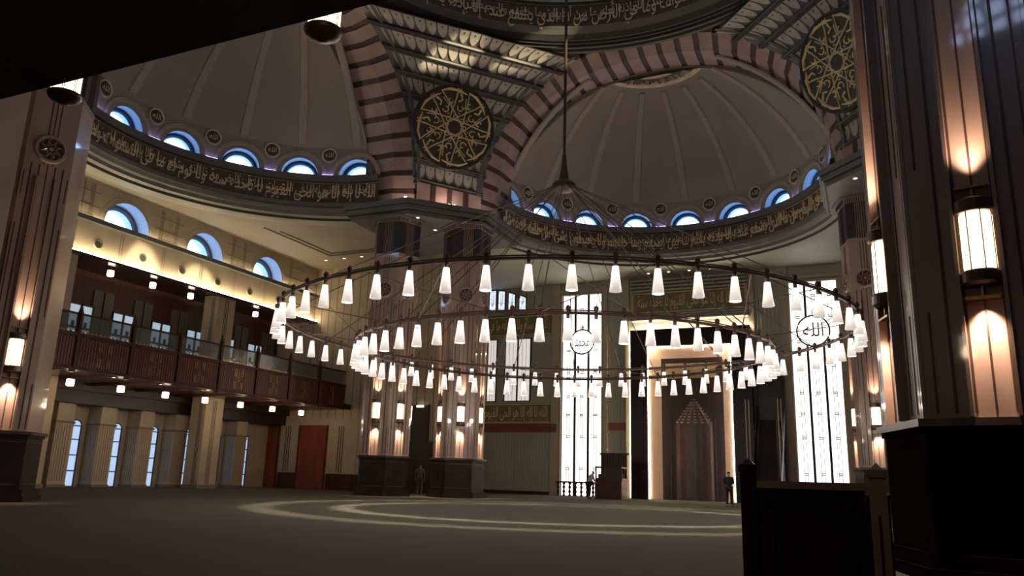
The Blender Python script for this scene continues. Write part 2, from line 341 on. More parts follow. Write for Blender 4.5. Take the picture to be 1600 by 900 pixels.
def half_dome(name, c, mid, wins, a0, a1, word, niche):
    """c centre, mid direction, wins window angles, a0..a1 the visible sweep"""
    mb = MB(); half = radians(19.5) / 2
    def fn_at(a): return lambda u, z: (c[0] + DR * cos(a + u / DR), c[1] + DR * sin(a + u / DR), Z0 + z)
    for a in wins: sector_wall(mb, fn_at(a), DR * half, Z1 - Z0, 1.02, 'dome')
    for b0, b1 in ((a0, min(wins) - half), (max(wins) + half, a1)):
        if b1 > b0 + 1e-3: mb.lathe([(DR, Z0), (DR, Z1)], 'dome', b0, b1, 6, (*c, 0))
    zc, RR = 14.63, 10.72
    prof = [(sqrt(max(RR * RR - (z - zc) ** 2, 0)), z) for z in [Z1 + (25.34 - Z1) * sin(pi / 2 * i / 22) for i in range(23)]]
    prof[0] = (DR, Z1)
    mb.lathe(prof, 'dome', a0, a1, 64, (*c, 0))
    shell = mb.build(name, smooth=False)
    struct(shell, word + ' with pale ribs and a ring of lunette windows')
    md = Vector((cos(mid), sin(mid), 0))
    bm = bmesh.new(); bm.from_mesh(shell.data)
    bmesh.ops.bisect_plane(bm, geom=bm.verts[:] + bm.edges[:] + bm.faces[:], plane_co=Vector((*c, 0)) + md * 1.95, plane_no=-md, clear_outer=True)
    bm.to_mesh(shell.data); bm.free()
    for p in shell.data.polygons: p.use_smooth = True
    rb = MB()
    for a in wins:
        pts = []
        for i in range(22):
            r, z = prof[0][0], 0
            zz = Z1 + 0.15 + (24.5 - Z1) * sin(pi / 2 * i / 21)
            rr = sqrt(RR * RR - (zz - zc) ** 2); wd = 0.21 - 0.08 * i / 21; nx, nz = rr / RR, (zz - zc) / RR
            rad = Vector((cos(a), sin(a), 0)); tan_ = Vector((-sin(a), cos(a), 0)); cc = Vector((c[0], c[1], 0))
            for q, dd in ((-wd - 0.06, 0.0), (-wd, 0.09), (wd, 0.09), (wd + 0.06, 0.0)):
                pts.append(cc + rad * (rr - dd * nx) + tan_ * q + Vector((0, 0, zz - dd * nz)))
        rb.add(pts, [(4 * i + j, 4 * i + j + 1, 4 * i + 5 + j, 4 * i + 4 + j) for i in range(21) for j in range(3)], 'rib')
        # raised surround of each window
        fn = fn_at(a); ring = []
        for i in range(25):
            t = pi * i / 24
            for q, dd in ((1.24, 0), (1.28, 0.07), (1.46, 0.07), (1.50, 0)):
                x, y, z = fn(q * cos(t), q * sin(t)); rr = Vector((x - c[0], y - c[1], 0)).normalized(); ring.append(Vector((x, y, z)) - rr * dd)
        rb.add(ring, [(4 * i + j, 4 * i + j + 1, 4 * i + 5 + j, 4 * i + 4 + j) for i in range(24) for j in range(3)], 'rib')
    rb.build('rib', shell)
    for a in wins:
        o = lun if not lun_used[0] else copy_tree(lun)
        lun_used[0] = True; next_window(o)
        o.location = (c[0] + DR * cos(a), c[1] + DR * sin(a), Z0); o.rotation_euler = (0, 0, a - pi / 2)
        tag(o, 'half-round window in the drum of the ' + niche, 'window', 'drum windows of the ' + niche, 'structure')
    # roundels and purple strips between the windows
    for k, a in enumerate(wins):
        for s in ((1,) if k < len(wins) - 1 else (1,)):
            aa = a + s * radians(19.5) / 2
            if not a0 < aa < a1: continue
            T = Matrix.Translation((c[0] + (DR - 0.02) * cos(aa), c[1] + (DR - 0.02) * sin(aa), 18.97)) @ Matrix.Rotation(aa + pi / 2, 4, 'Z') @ Matrix.Rotation(-pi / 2, 4, 'X')
            r = MB().lathe([(0, 0.07), (0.36, 0.07), (0.40, 0.10), (0.44, 0.10), (0.47, 0.0)], 'gold', n=24, mats=['frieze', 'gold', 'gold', 'rib']).build('small_roundel')
            r.matrix_world = T
            lt = MB()
            add_text_map(lt, 'الله', 0.42, lambda x, y, z: (0.24 - x, -(y - 0.13), 0.085 + z), 'gold', 0.48, 0.01)
            lt.build('lettering', r)
            tag(r, 'small bronze roundel between the drum windows of the ' + niche, 'roundel', 'small roundels in the ' + niche)
            U = 0.33 / DR
            p = MB().lathe([(9.40, Z0 + 0.005), (9.40, Z0 + 0.03), (9.47, Z0 + 0.03), (9.47, Z0 + 0.005)], 'e_purple', aa - U, aa + U, 4, (*c, 0)).build('light_strip')
            tag(p, 'purple light strip on the cornice between windows of the ' + niche, 'light strip', 'purple light strips of the ' + niche)
    # cornice with the frieze
    cb = MB()
    prof2 = [(9.75, 17.7), (9.35, 17.7), (9.32, 17.28), (9.45, 17.2), (9.50, 17.2), (9.50, 16.1), (9.40, 16.08), (9.30, 15.98), (9.30, 15.78), (9.45, 15.72), (9.55, 15.58), (9.75, 15.52), (9.80, 15.36), (10.05, 15.3), (10.1, 15.16), (10.35, 15.1), (10.7, 15.06), (10.7, 15.2)]
    ms = ['cornice', 'cornice', 'cornicedark', 'gold', 'frieze', 'gold', 'cornice', 'cornice', 'cornicedark', 'cornice', 'cornice', 'cornice', 'sage', 'cornicedark', 'sage', 'sage', 'sage']
    cb.lathe(prof2, None, a0, a1, 110, (*c, 0), mats=ms)
    fr = cb.build('calligraphy_frieze')
    tag(fr, 'curved grey cornice with a gilded inscription frieze below the ' + niche, 'frieze')
    def place(x, y, z): return (c[0] + (9.47 - z) * cos(a1 - 0.02 - x / 9.5), c[1] + (9.47 - z) * sin(a1 - 0.02 - x / 9.5), 16.34 + y * 1.16)
    L = (a1 - a0 - 0.04) * 9.5; t1 = KURSI[:118] if niche.startswith('side') else KURSI[60:178]; t2 = KURSI[30:190]
    lb = MB(); add_text_map(lb, t1, 0.95, place, 'gold', L, 0.03)
    add_text_map(lb, t2, 0.62, lambda x, y, z: place(x, y + 0.22, z), 'gold', L, 0.022)
    lb.build('lettering', fr)
    # roundel at the crown
    s = empty('crown_roundel', (c[0], c[1], 24.78), mid)
    rr_ = [2.0, 2.12, 2.17, 2.24, 2.29, 3.02, 3.06, 3.12, 3.18, 3.35, 3.38]; zz_ = [0, 0, -0.05, -0.05, 0, 0, -0.04, -0.04, 0.0, -0.06, 0.12]
    mm_ = ['gold', 'gold', 'gold', 'frieze', 'frieze', 'gold', 'gold', 'frieze', 'gold', 'rib']
    sb = MB(); NQ = 40
    for j in range(len(rr_) - 1):
        vs = []
        for jj in (j, j + 1):
            am = math.acos(min(1, 1.99 / rr_[jj])); vs += [(rr_[jj] * cos(am * (2 * q / NQ - 1)), rr_[jj] * sin(am * (2 * q / NQ - 1)), zz_[jj]) for q in range(NQ + 1)]
        sb.add(vs, [(q, q + 1, NQ + 2 + q, NQ + 1 + q) for q in range(NQ)], mm_[j])
    sb.build('disc', s)
    lb = MB(); am = D(41)
    add_text_map(lb, KURSI[:26], 0.62, lambda x, y, z: ((2.95 - y) * cos(am - x / 2.95), (2.95 - y) * sin(am - x / 2.95), -0.02 - z), 'gold', 2.95 * am * 2, 0.02)
    lb.build('lettering', s)
    tag(s, 'large bronze inscription roundel at the crown of the ' + niche, 'roundel')
D = radians
half_dome('ceiling_dome_side', CL, pi, [D(105.0 + 19.4 * k) for k in range(9)], D(96), D(264), 'side half-dome above the timber galleries', 'side half-dome')
half_dome('ceiling_dome_front', CF, pi / 2, [D(12 + 19.5 * k) for k in range(9)], D(6), D(174), 'half-dome above the lit prayer niche', 'qibla half-dome')

# --- striped arches
AN, AA, AB, AZ = 2.3, 9.6, 8.6, 16.5
def arch_curve(off):
    raw = []
    for i in range(601):
        t = pi * i / 600; cu, su = cos(t), sin(t)
        raw.append(Vector((AA * math.copysign(abs(cu) ** (2 / AN), cu), AZ + AB * abs(su) ** (2 / AN))))
    raw = [Vector((AA, SLAB))] + raw + [Vector((-AA, SLAB))]
    out = []
    for i, p in enumerate(raw):
        d = (raw[min(i + 1, len(raw) - 1)] - raw[max(i - 1, 0)]).normalized(); out.append(p + Vector((d.y, -d.x)) * off)
    return out
_base = arch_curve(0); _s = [0]
for i in range(1, len(_base)): _s.append(_s[-1] + (_base[i] - _base[i - 1]).length)
_curves = {}
def arch_at(s, off):
    if off not in _curves: _curves[off] = arch_curve(off)
    cv = _curves[off]; s = max(0, min(s, _s[-1]))
    lo, hi = 0, len(_s) - 1
    while hi - lo > 1:
        md = (lo + hi) // 2
        if _s[md] <= s: lo = md
        else: hi = md
    f = (s - _s[lo]) / max(_s[hi] - _s[lo], 1e-9); return cv[lo].lerp(cv[hi], f)
def outer_half(z, off=0.5):
    """half width of the arch's outer front edge at height z"""
    best = AA + off
    if z < AZ: return best
    cv = _curves.setdefault(off, arch_curve(off)); half = cv[:len(cv) // 2 + 1]
    for a, b in zip(half, half[1:]):
        if a.y <= z <= b.y: f = (z - a.y) / max(b.y - a.y, 1e-9); return a.x + (b.x - a.x) * f
    return 0.3
def arch(fn, label):
    mb = MB(); Lg = _s[-1]; n = 29; pitch = Lg / n
    sec_l = [(0.0, 0.5), (0.95, 0.10), (1.15, 0.0), (2.95, 0.0), (2.95, 1.1), (0.0, 1.1)]
    sec_d = [(0.04, 0.5), (0.99, 0.15), (1.19, 0.05), (2.9, 0.05), (2.9, 1.1), (0.04, 1.1)]
    def block(s0, s1, sec, m, k):
        vs = []; q = len(sec)
        for i in range(k + 1):
            s = s0 + (s1 - s0) * i / k
            for t, rho in sec:
                p = arch_at(s, rho); vs.append(fn(p.x, p.y, t))
        fs = [(i * q + j, i * q + (j + 1) % q, (i + 1) * q + (j + 1) % q, (i + 1) * q + j) for i in range(k) for j in range(q)]
        fs += [tuple(range(q - 1, -1, -1)), tuple(k * q + j for j in range(q))]
        mb.add(vs, fs, m)
    for k in range(n):
        block(k * pitch, k * pitch + pitch * 0.69, sec_l, 'pink', 4)
        if k < n - 1: block(k * pitch + pitch * 0.69, (k + 1) * pitch, sec_d, 'brown', 2)
    return tag(mb.build('striped_arch'), label, 'arch', kind='thing')
fnL = lambda u, z, t: (-22.6 - t, CL[1] + 0.2 + u, z)
fnF = lambda u, z, t: (CF[0] + u, 39.4 + t, z)
fnR = lambda u, z, t: (2.4 + t, CL[1] + 0.2 + u, z)
arch(fnL, 'pink and brown striped arch in front of the side half-dome over the galleries')
arch(fnF, 'pink and brown striped arch in front of the half-dome over the prayer niche')
arch(fnR, 'pink and brown striped arch spanning behind the big near column')
# spandrel walls above the arches
def spandrel(fn, name, label):
    mb = MB(); cv = _curves.get(1.0) or arch_curve(1.0); pts = cv[::6] + [cv[-1]]
    vs = []
    for p in pts: vs += [fn(p.x, p.y, 1.3), fn(p.x * 1.0 if abs(p.x) > 12 else p.x * 1.25, 29.5, 1.3)]
    mb.add(vs, [(2 * i, 2 * i + 1, 2 * i + 3, 2 * i + 2) for i in range(len(pts) - 1)], 'pendgrey')
    return struct(mb.build(name), label)
spandrel(fnL, 'wall_spandrel_side', 'plain grey wall above the striped arch of the side half-dome')
spandrel(fnF, 'wall_spandrel_front', 'plain grey wall above the striped arch of the qibla half-dome')

def tympanum(fn, name, label):
    pts = arch_curve(0.7)[::6] + [arch_curve(0.7)[-1]]; vs = []
    def inside(u, z):
        if z < Z1: return abs(u) < 9.38
        q = 10.72 ** 2 - (z - 14.63) ** 2 - 1.95 ** 2
        return q > 0 and u * u < q
    for p in pts:
        lo, hi = 0.0, 1.2
        for _ in range(30):
            m_ = (lo + hi) / 2; u, z = p.x * m_, 16.8 + (p.y - 16.8) * m_
            if inside(u, z): lo = m_
            else: hi = m_
        m_ = min(lo, 1.0) - 0.006; vs += [fn(p.x, p.y, 2.90), fn(p.x * m_, 16.8 + (p.y - 16.8) * m_, 2.90)]
    n = len(pts); mb = MB().add(vs, [(2 * i, 2 * i + 1, 2 * i + 3, 2 * i + 2) for i in range(n - 1) if pts[i].y > 17.6 or pts[i + 1].y > 17.6], 'dome')
    return struct(mb.build(name), label)
tympanum(fnL, 'wall_tympanum_side', 'plaster return between the striped arch and the side half-dome')
tympanum(fnF, 'wall_tympanum_front', 'plaster return between the striped arch and the qibla half-dome')
# --- pendentives
def pendentive(Af, Bf, label, zrows=8, zb=17.2, ztop=25.1):
    mb = MB(); dz = (ztop - zb) / zrows
    def ln(z): return Vector((*Af(z), 0)), Vector((*Bf(z), 0))
    def S(f, z, out=0.0):
        a, b = ln(z); p = a.lerp(b, f); nn = Vector((HC[0] - p.x, HC[1] - p.y, 0)).normalized()
        a2, b2 = ln(z + 0.1); q = a2.lerp(b2, f); tz = Vector((q.x - p.x, q.y - p.y, 0.1)).normalized(); d = (b - a).normalized()
        n = d.cross(tz).normalized()
        if n.dot(nn) < 0: n = -n
        return Vector((p.x, p.y, z)) + n * out
    cum = [0.0]; zz = [zb + (ztop - zb) * i / 200 for i in range(201)]
    for z_a, z_b in zip(zz, zz[1:]): cum.append(cum[-1] + (S(0.5, z_b) - S(0.5, z_a)).length)
    def z_at(q):
        for i in range(200):
            if cum[i + 1] >= q: return zz[i] + (zz[i + 1] - zz[i]) * (q - cum[i]) / (cum[i + 1] - cum[i])
        return ztop
    lev = [z_at(cum[-1] * k / zrows) for k in range(zrows + 1)]
    for k in range(zrows):
        z0 = lev[k]; dz = lev[k + 1] - z0
        prof = [(0.0, 0.0, None), (0.03, 0.13, 'cornice'), (0.09, 0.14, 'cornicedark'), (0.11, 0.20, 'cornice'), (0.17, 0.20, 'cornicedark'), (0.20, 0.24, 'cornice'), (0.28, 0.16, 'cornice'), (0.29, 0.0, 'cornicedark'), (0.65, 0.0, 'pendgrey'), (1.0, 0.0, 'pendgrey')]
        for (f0, o0, _), (f1, o1, m) in zip(prof, prof[1:]):
            for g0, g1 in ((-0.04, 0.5), (0.5, 1.04)):
                mb.quad(S(g0, z0 + f0 * dz, o0), S(g1, z0 + f0 * dz, o0), S(g1, z0 + f1 * dz, o1), S(g0, z0 + f1 * dz, o1), m)
        a, b = ln(z0 + 0.7 * dz); L = (b - a).length; cnt = max(2, int(round(L / 0.62)))
        for i in range(cnt):
            fc = (i + 0.5) / cnt; hw = 0.43 / cnt; hh = 0.68
            pr = [(-hw, 0), (-hw, -0.40), (-hw * 0.84, -0.62), (-hw * 0.5, -0.84), (0, -1.0), (hw * 0.5, -0.84), (hw * 0.84, -0.62), (hw, -0.40), (hw, 0)]
            fr = [S(fc + x, z0 + dz * (0.985 + z * hh), 0.06) for x, z in pr]; bk = [S(fc + x, z0 + dz * (0.985 + z * hh), 0.0) for x, z in pr]; q = len(pr)
            mb.add(fr + bk, [tuple(range(q))] + [(j, j + 1, q + j + 1, q + j) for j in range(q - 1)], 'shield')
            mb.add([S(fc + x / L, z0 + dz * z, 0.075) for x, z in ((-0.06, 0.90), (0.06, 0.90), (0, 0.80))], [(0, 1, 2)], 'cornicedark')
    # border strips against the arches
    for fz in (Af, Bf):
        pts = []
        for i in range(25):
            z = zb + (ztop - zb) * i / 24; p = Vector((*fz(z), z)); other = Vector((*(Bf if fz is Af else Af)(z), z)); dd = (other - p).normalized()
            nn = Vector((HC[0], HC[1], z)) - p; nn.z = 0; nn.normalize()
            pts += [p + nn * 0.22, p + nn * 0.22 + dd * 0.22, p + dd * 0.24 - nn * 0.3]
        mb.add(pts, [(3 * i + j, 3 * i + j + 1, 3 * i + 4 + j, 3 * i + 3 + j) for i in range(24) for j in (0, 1)], 'cornice')
    # striped wall below, between the arch feet
    a, b = ln(16.5); d = (b - a).normalized(); L = (b - a).length
    n = Vector((d.y, -d.x, 0))
    if n.dot(Vector((HC[0], HC[1], 0)) - a) < 0: n = -n
    a = a + n * 0.25; b = b + n * 0.25
    xs = [0, 0.2, 0.29, 0.46, 0.54, 0.71, 0.80, 1.0]
    for i in range(7):
        p, q = a + d * L * xs[i], a + d * L * xs[i + 1]
        mb.quad((p.x, p.y, SLAB - 0.02), (q.x, q.y, SLAB - 0.02), (q.x, q.y, zb + 0.05), (p.x, p.y, zb + 0.05), 'brown' if i % 2 else 'pink')
    return tag(mb.build('pendentive'), label, 'pendentive', kind='thing')
YA = CL[1] + 0.2
pendentive(lambda z: (-22.6, YA + outer_half(z)), lambda z: (CF[0] - outer_half(z), 39.4), 'stepped pendentive with rows of pale shields between the two striped arches')
pendentive(lambda z: (2.4, YA + outer_half(z)), lambda z: (CF[0] + outer_half(z), 39.4), 'stepped pendentive with rows of pale shields, partly behind the big near column')

def big_roundel(center, facing, r, label, tilt):
    s = empty('calligraphy_roundel', center)
    z = (Vector((HC[0], HC[1], 0)) - Vector((center[0], center[1], 0))).normalized(); z = (z + Vector((0, 0, -tilt))).normalized()
    x = Vector((0, 0, 1)).cross(z).normalized(); y = z.cross(x)
    s.matrix_world = Matrix.Translation(center) @ Matrix((x, y, z)).transposed().to_4x4()
    MB().lathe([(0.0, 0.05), (r * 0.93, 0.05), (r * 0.94, 0.10), (r * 0.99, 0.10), (r, 0.04), (r, -0.2)], None, n=72, mats=['olive', 'cornicedark', 'cornicedark', 'bframe', 'bframe']).build('disc', s)
    lb = MB(); k = 8
    for i in range(k):
        a = 2 * pi * i / k; R = Matrix.Rotation(a, 4, 'Z'); tw = r * 0.028
        P = lambda x, y: R @ Vector((x * r, y * r, 0.075))
        # star strokes, tails and the ring of small arcs round the middle
        lb.tube([P(-0.30, 0.66), P(0.02, 0.26), P(0.34, -0.18), P(0.52, -0.46)], tw * 0.6, 'gold', 5)
        lb.tube([P(0.52, -0.46), P(0.60, -0.55), P(0.55, -0.62), P(0.49, -0.56)], tw * 0.7, 'gold', 5)
        lb.tube([P(-0.30, 0.66), P(-0.42, 0.78), P(-0.24, 0.86), P(0.02, 0.86), P(0.20, 0.80)], [tw * 0.5, tw, tw * 1.2, tw, tw * 0.4], 'goldb', 5)
        lb.tube([P(0.10 * cos(t) * 0.6, 0.23 + 0.06 * sin(t)) for t in [pi * q / 4 for q in range(8)]], tw * 0.5, 'goldb', 5, True)
        lb.tube([P(0.06, 0.80), P(0.10, 0.66), P(0.02, 0.60)], tw * 0.8, 'goldb', 5)
        for q in (-0.03, 0.04): lb.add([P(q - 0.022, 0.90), P(q, 0.925), P(q + 0.022, 0.90), P(q, 0.875)], [(0, 3, 2, 1)], 'goldb')
        def pl(x, y, z_, R=R): return R @ Vector((x - 0.0, y + r * 0.46, 0.07 + z_))
        add_text_map(lb, 'علي', r * 0.34, pl, 'goldb', r * 0.34, 0.02)
    lb.build('lettering', s)
    tag(s, label, 'roundel')
big_roundel((-19.5, 34.55, 19.55), None, 2.32, 'large olive calligraphy roundel between the two striped arches', 0.30)
big_roundel((-0.15, 35.4, 19.95), None, 2.32, 'large olive calligraphy roundel partly hidden by the big near column', 0.30)

# --- corner slabs carried by the columns
def slab(poly, name, label):
    cx = sum(p[0] for p in poly) / len(poly); cy = sum(p[1] for p in poly) / len(poly)
    def ins(d): return [(cx + (x - cx) * (1 - d / 4), cy + (y - cy) * (1 - d / 4)) for x, y in poly]
    mb = MB().prism(ins(0.35), 15.02, 15.22, 'cornice').prism(ins(0.22), 15.22, 15.30, 'cornicedark').prism(ins(0.12), 15.30, 15.52, 'cornice').prism(ins(0.06), 15.52, 15.58, 'cornicedark').prism(poly, 15.58, SLAB, 'cornice')
    return struct(mb.build(name), label)
slab([(-26.4, 34.5), (-22.2, 34.5), (-18.9, 38.1), (-18.9, 43.0), (-26.4, 43.0)], 'beam_1', 'grey-green cornice slab resting on the pair of far hexagonal columns')
slab([(6.4, 34.5), (2.0, 34.5), (-1.4, 38.1), (-1.4, 43.0), (6.4, 43.0)], 'beam_2', 'grey-green cornice slab on the column partly hidden by the big near column')
slab([(-26.4, 17.2), (-22.2, 17.2), (-18.9, 13.4), (-18.9, 8.0), (-26.4, 8.0)], 'beam_3', 'grey-green cornice slab above the near side column')

# --- central ring below the dome
cx, cy = HC
prof = [(13.6, 25.25), (13.3, 25.2), (13.2, 25.32), (13.0, 25.3), (12.95, 25.45), (12.8, 25.42), (12.75, 25.55), (12.6, 25.52), (12.35, 25.75), (12.1, 26.0), (12.06, 26.05), (12.12, 26.1), (12.12, 27.35), (12.05, 27.4), (12.1, 27.45), (12.0, 27.6)]
ms = ['cornice', 'cornicedark', 'cornice', 'cornicedark', 'cornice', 'cornicedark', 'cornice', 'cornicedark', 'cornice', 'cornice', 'gold', 'frieze', 'frieze', 'gold', 'cornicedark']
ms = (ms + ['cornice'] * 20)[:len(prof) - 1]
fr = MB().lathe(prof, None, 0, 2 * pi, 128, (cx, cy, 0), mats=ms).build('calligraphy_frieze')
tag(fr, 'round grey cornice with gilded inscription at the foot of the main dome', 'frieze')
def place(x, y, z):
    a = D(178) - x / 12.1; return (cx + (12.08 - z) * cos(a), cy + (12.08 - z) * sin(a), 26.40 + y * 1.2)
lb = MB(); add_text_map(lb, KURSI[:140], 1.0, place, 'gold', 12.1 * D(176), 0.03)
add_text_map(lb, KURSI[20:190], 0.65, lambda x, y, z: place(x, y + 0.25, z), 'gold', 12.1 * D(176), 0.03)
lb.build('lettering', fr)
struct(MB().lathe([(12.0, 27.6), (12.0, 32.0)], 'sage', D(45), D(200), 48, (cx, cy, 0)).build('wall_drum'), 'drum wall of the main dome above its round cornice')
for a in [D(66 + 15 * k) for k in range(7)]:
    o = copy_tree(lun); next_window(o); o.location = (cx + 11.9 * cos(a), cy + 11.9 * sin(a), 28.0); o.rotation_euler = (0, 0, a - pi / 2)
    o.scale = (1.1, -0.1, 1.3)
    tag(o, 'round-topped window in the drum of the main dome', 'window', 'drum windows of the main dome', 'structure')

# ================================================================== SIDE WALL WITH GALLERIES
YE = 43.5
MOD = 2.72
# upper lunette wall (X = -35) with three visible windows
mb = MB(); WY = [16.75, 22.2, 27.6, 33.05, 38.45]; ZL = 13.1
for y in WY:
    sector_wall(mb, lambda u, z, y=y: (-35.0, y + u, ZL + z), 2.72, ZC - ZL, 1.38, 'cream', 0.12)
mb.quad((-35, 5, ZL), (-35, WY[0] - 2.72, ZL), (-35, WY[0] - 2.72, ZC), (-35, 5, ZC), 'cream')
mb.quad((-35, WY[-1] + 2.72, ZL), (-35, YE, ZL), (-35, YE, ZC), (-35, WY[-1] + 2.72, ZC), 'cream')
for y in WY:
    for dy in (-2.2, 2.2):   # recessed panel lines either side
        for q in (-0.09, 0.0, 0.09): mb.box((-35.0, y + dy + q - 0.012, ZL + 0.05), (-34.985, y + dy + q + 0.012, ZC - 0.1), 'creamline')
    mb.box((-35.0, y + 1.75, ZL + 0.72), (-34.97, y + 3.68, ZL + 0.75), 'creamline')
    mb.box((-35.0, y + 1.75, ZC - 0.55), (-34.97, y + 3.68, ZC - 0.53), 'creamline')
    mb.box((-35.0, y + 2.05, ZL + 0.16), (-34.96, y + 3.4, ZL + 0.24), 'creamline')
    # moulded surround
    ring = []
    for i in range(21):
        t = pi * i / 20
        for q, dd in ((1.55, 0), (1.57, 0.03), (1.66, 0.03), (1.68, 0)): ring.append((-35 + dd, y + q * cos(t), ZL + 0.12 + q * sin(t)))
    mb.add(ring, [(4 * i + j, 4 * i + j + 1, 4 * i + 5 + j, 4 * i + 4 + j) for i in range(20) for j in range(3)], 'cream')
o = mb.build('wall_left'); struct(o, 'cream side wall with half-round windows above the galleries')
lun2 = make_lunette(1.38, 0.12, 0.75, 0.55)
for i, y in enumerate(WY):
    o = lun2 if i == 0 else copy_tree(lun2); next_window(o); o.location = (-35, y, ZL); o.rotation_euler = (0, 0, pi / 2)
    tag(o, 'half-round window in the cream side wall above the galleries', 'window', 'half-round windows of the side wall', 'structure')
# fascia below with round vents and coves
mb = MB()
mb.box((-35.25, 5, 11.30), (-35.0, YE, ZL - 0.12), 'cream')
mb.box((-35.25, 5, ZL - 0.14), (-34.70, YE, ZL), 'cornice'); mb.box((-34.78, 5, ZL), (-34.70, YE, ZL + 0.09), 'cornice')
mb.box((-35.25, 5, 11.16), (-34.66, YE, 11.26), 'darkroom'); mb.box((-34.80, 5, 11.26), (-34.66, YE, 11.28), 'cream')
for k in range(14):
    y = 26.11 - 4 * MOD + MOD * k + 1.36
    for q in (-0.07, 0.07): mb.box((-35.0, y + q - 0.01, 11.4), (-34.99, y + q + 0.01, ZL - 0.2), 'creamline')
struct(mb.build('trim_2'), 'cream fascia with lit coves above the upper gallery')
tag(MB().box((-34.76, 6, 11.285), (-34.68, YE - 0.1, 11.34), 'e_cove').build('light_strip'), 'warm cove light strip along the foot of the cream fascia', 'light strip')
tag(MB().box((-34.84, 6, ZL + 0.01), (-34.79, YE - 0.1, ZL + 0.07), 'e_cove2').build('light_strip'), 'warm cove light strip on the ledge under the half-round windows', 'light strip')
for k in range(-4, 7):
    v = MB().lathe([(0, 0.02), (0.17, 0.02), (0.19, 0.06), (0.24, 0.06), (0.27, 0.0)], None, n=20, mats=['cornicedark', 'vent', 'vent', 'cream']).build('air_vent')
    v.location = (-35.0, 26.11 + MOD * k, 12.0); v.rotation_euler = (0, pi / 2, 0)
    tag(v, 'round grey air vent in the cream fascia over the upper gallery', 'vent', 'round vents in the cream fascia')
# back wall of the galleries (X = -38)
mb = MB()
mb.box((-38.6, 5, 0), (-38.0, YE, 4.3), 'cream')
mb.box((-38.6, 5, 5.5), (-38.0, YE, 11.3), 'wood')
for k in range(14):
    y = 19.9 + 2.65 * k
    for s0, s1 in ((-1.25, -0.72), (0.72, 1.25)):
        mb.box((-38.0, y + s0, 6.0), (-37.9, y + s1, 10.4), 'sagedark')
        for q in (0.12, 0.26, 0.40): mb.box((-37.9, y + s0 + q, 6.0), (-37.89, y + s0 + q + 0.025, 10.4), 'bframe')
struct(mb.build('wall_left_back'), 'back wall behind the two timber galleries')
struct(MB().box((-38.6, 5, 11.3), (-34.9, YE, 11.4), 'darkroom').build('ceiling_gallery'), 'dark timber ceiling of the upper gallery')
# gallery windows: two-light window, copied
def gallery_window():
    root = MB().box((-0.04, -0.74, 1.5), (0.05, -0.66, 4.7), 'bframe').box((-0.04, 0.66, 1.5), (0.05, 0.74, 4.7), 'bframe').box((-0.04, -0.74, 4.62), (0.05, 0.74, 4.7), 'bframe').box((-0.04, -0.74, 1.5), (0.05, 0.74, 1.58), 'bframe').build('window_1')
    MB().box((-0.02, -0.05, 1.55), (0.06, 0.05, 4.65), 'bframe').box((-0.02, -0.7, 3.35), (0.07, 0.7, 3.47), 'bframe').box((-0.02, -0.7, 2.25), (0.07, 0.7, 2.32), 'bframe').box((-0.01, -0.45, 3.47), (0.04, -0.29, 3.75), 'bframe').box((-0.01, 0.29, 3.47), (0.04, 0.45, 3.75), 'bframe').build('window_frame', root)
    MB().box((-0.03, -0.68, 1.55), (-0.01, -0.03, 4.65), 'e_gal').build('pane', root)
    MB().box((-0.03, 0.03, 1.55), (-0.01, 0.68, 4.65), 'e_gal').build('pane', root)
    return root
gw = gallery_window()
for k in range(8):
    o = gw if k == 0 else copy_tree(gw); next_window(o); o.location = (-37.9, 22.6 + 2.65 * k, 4.75)
    tag(o, 'dark-framed two-light window behind the upper gallery railing', 'window', 'two-light windows of the upper gallery', 'structure')
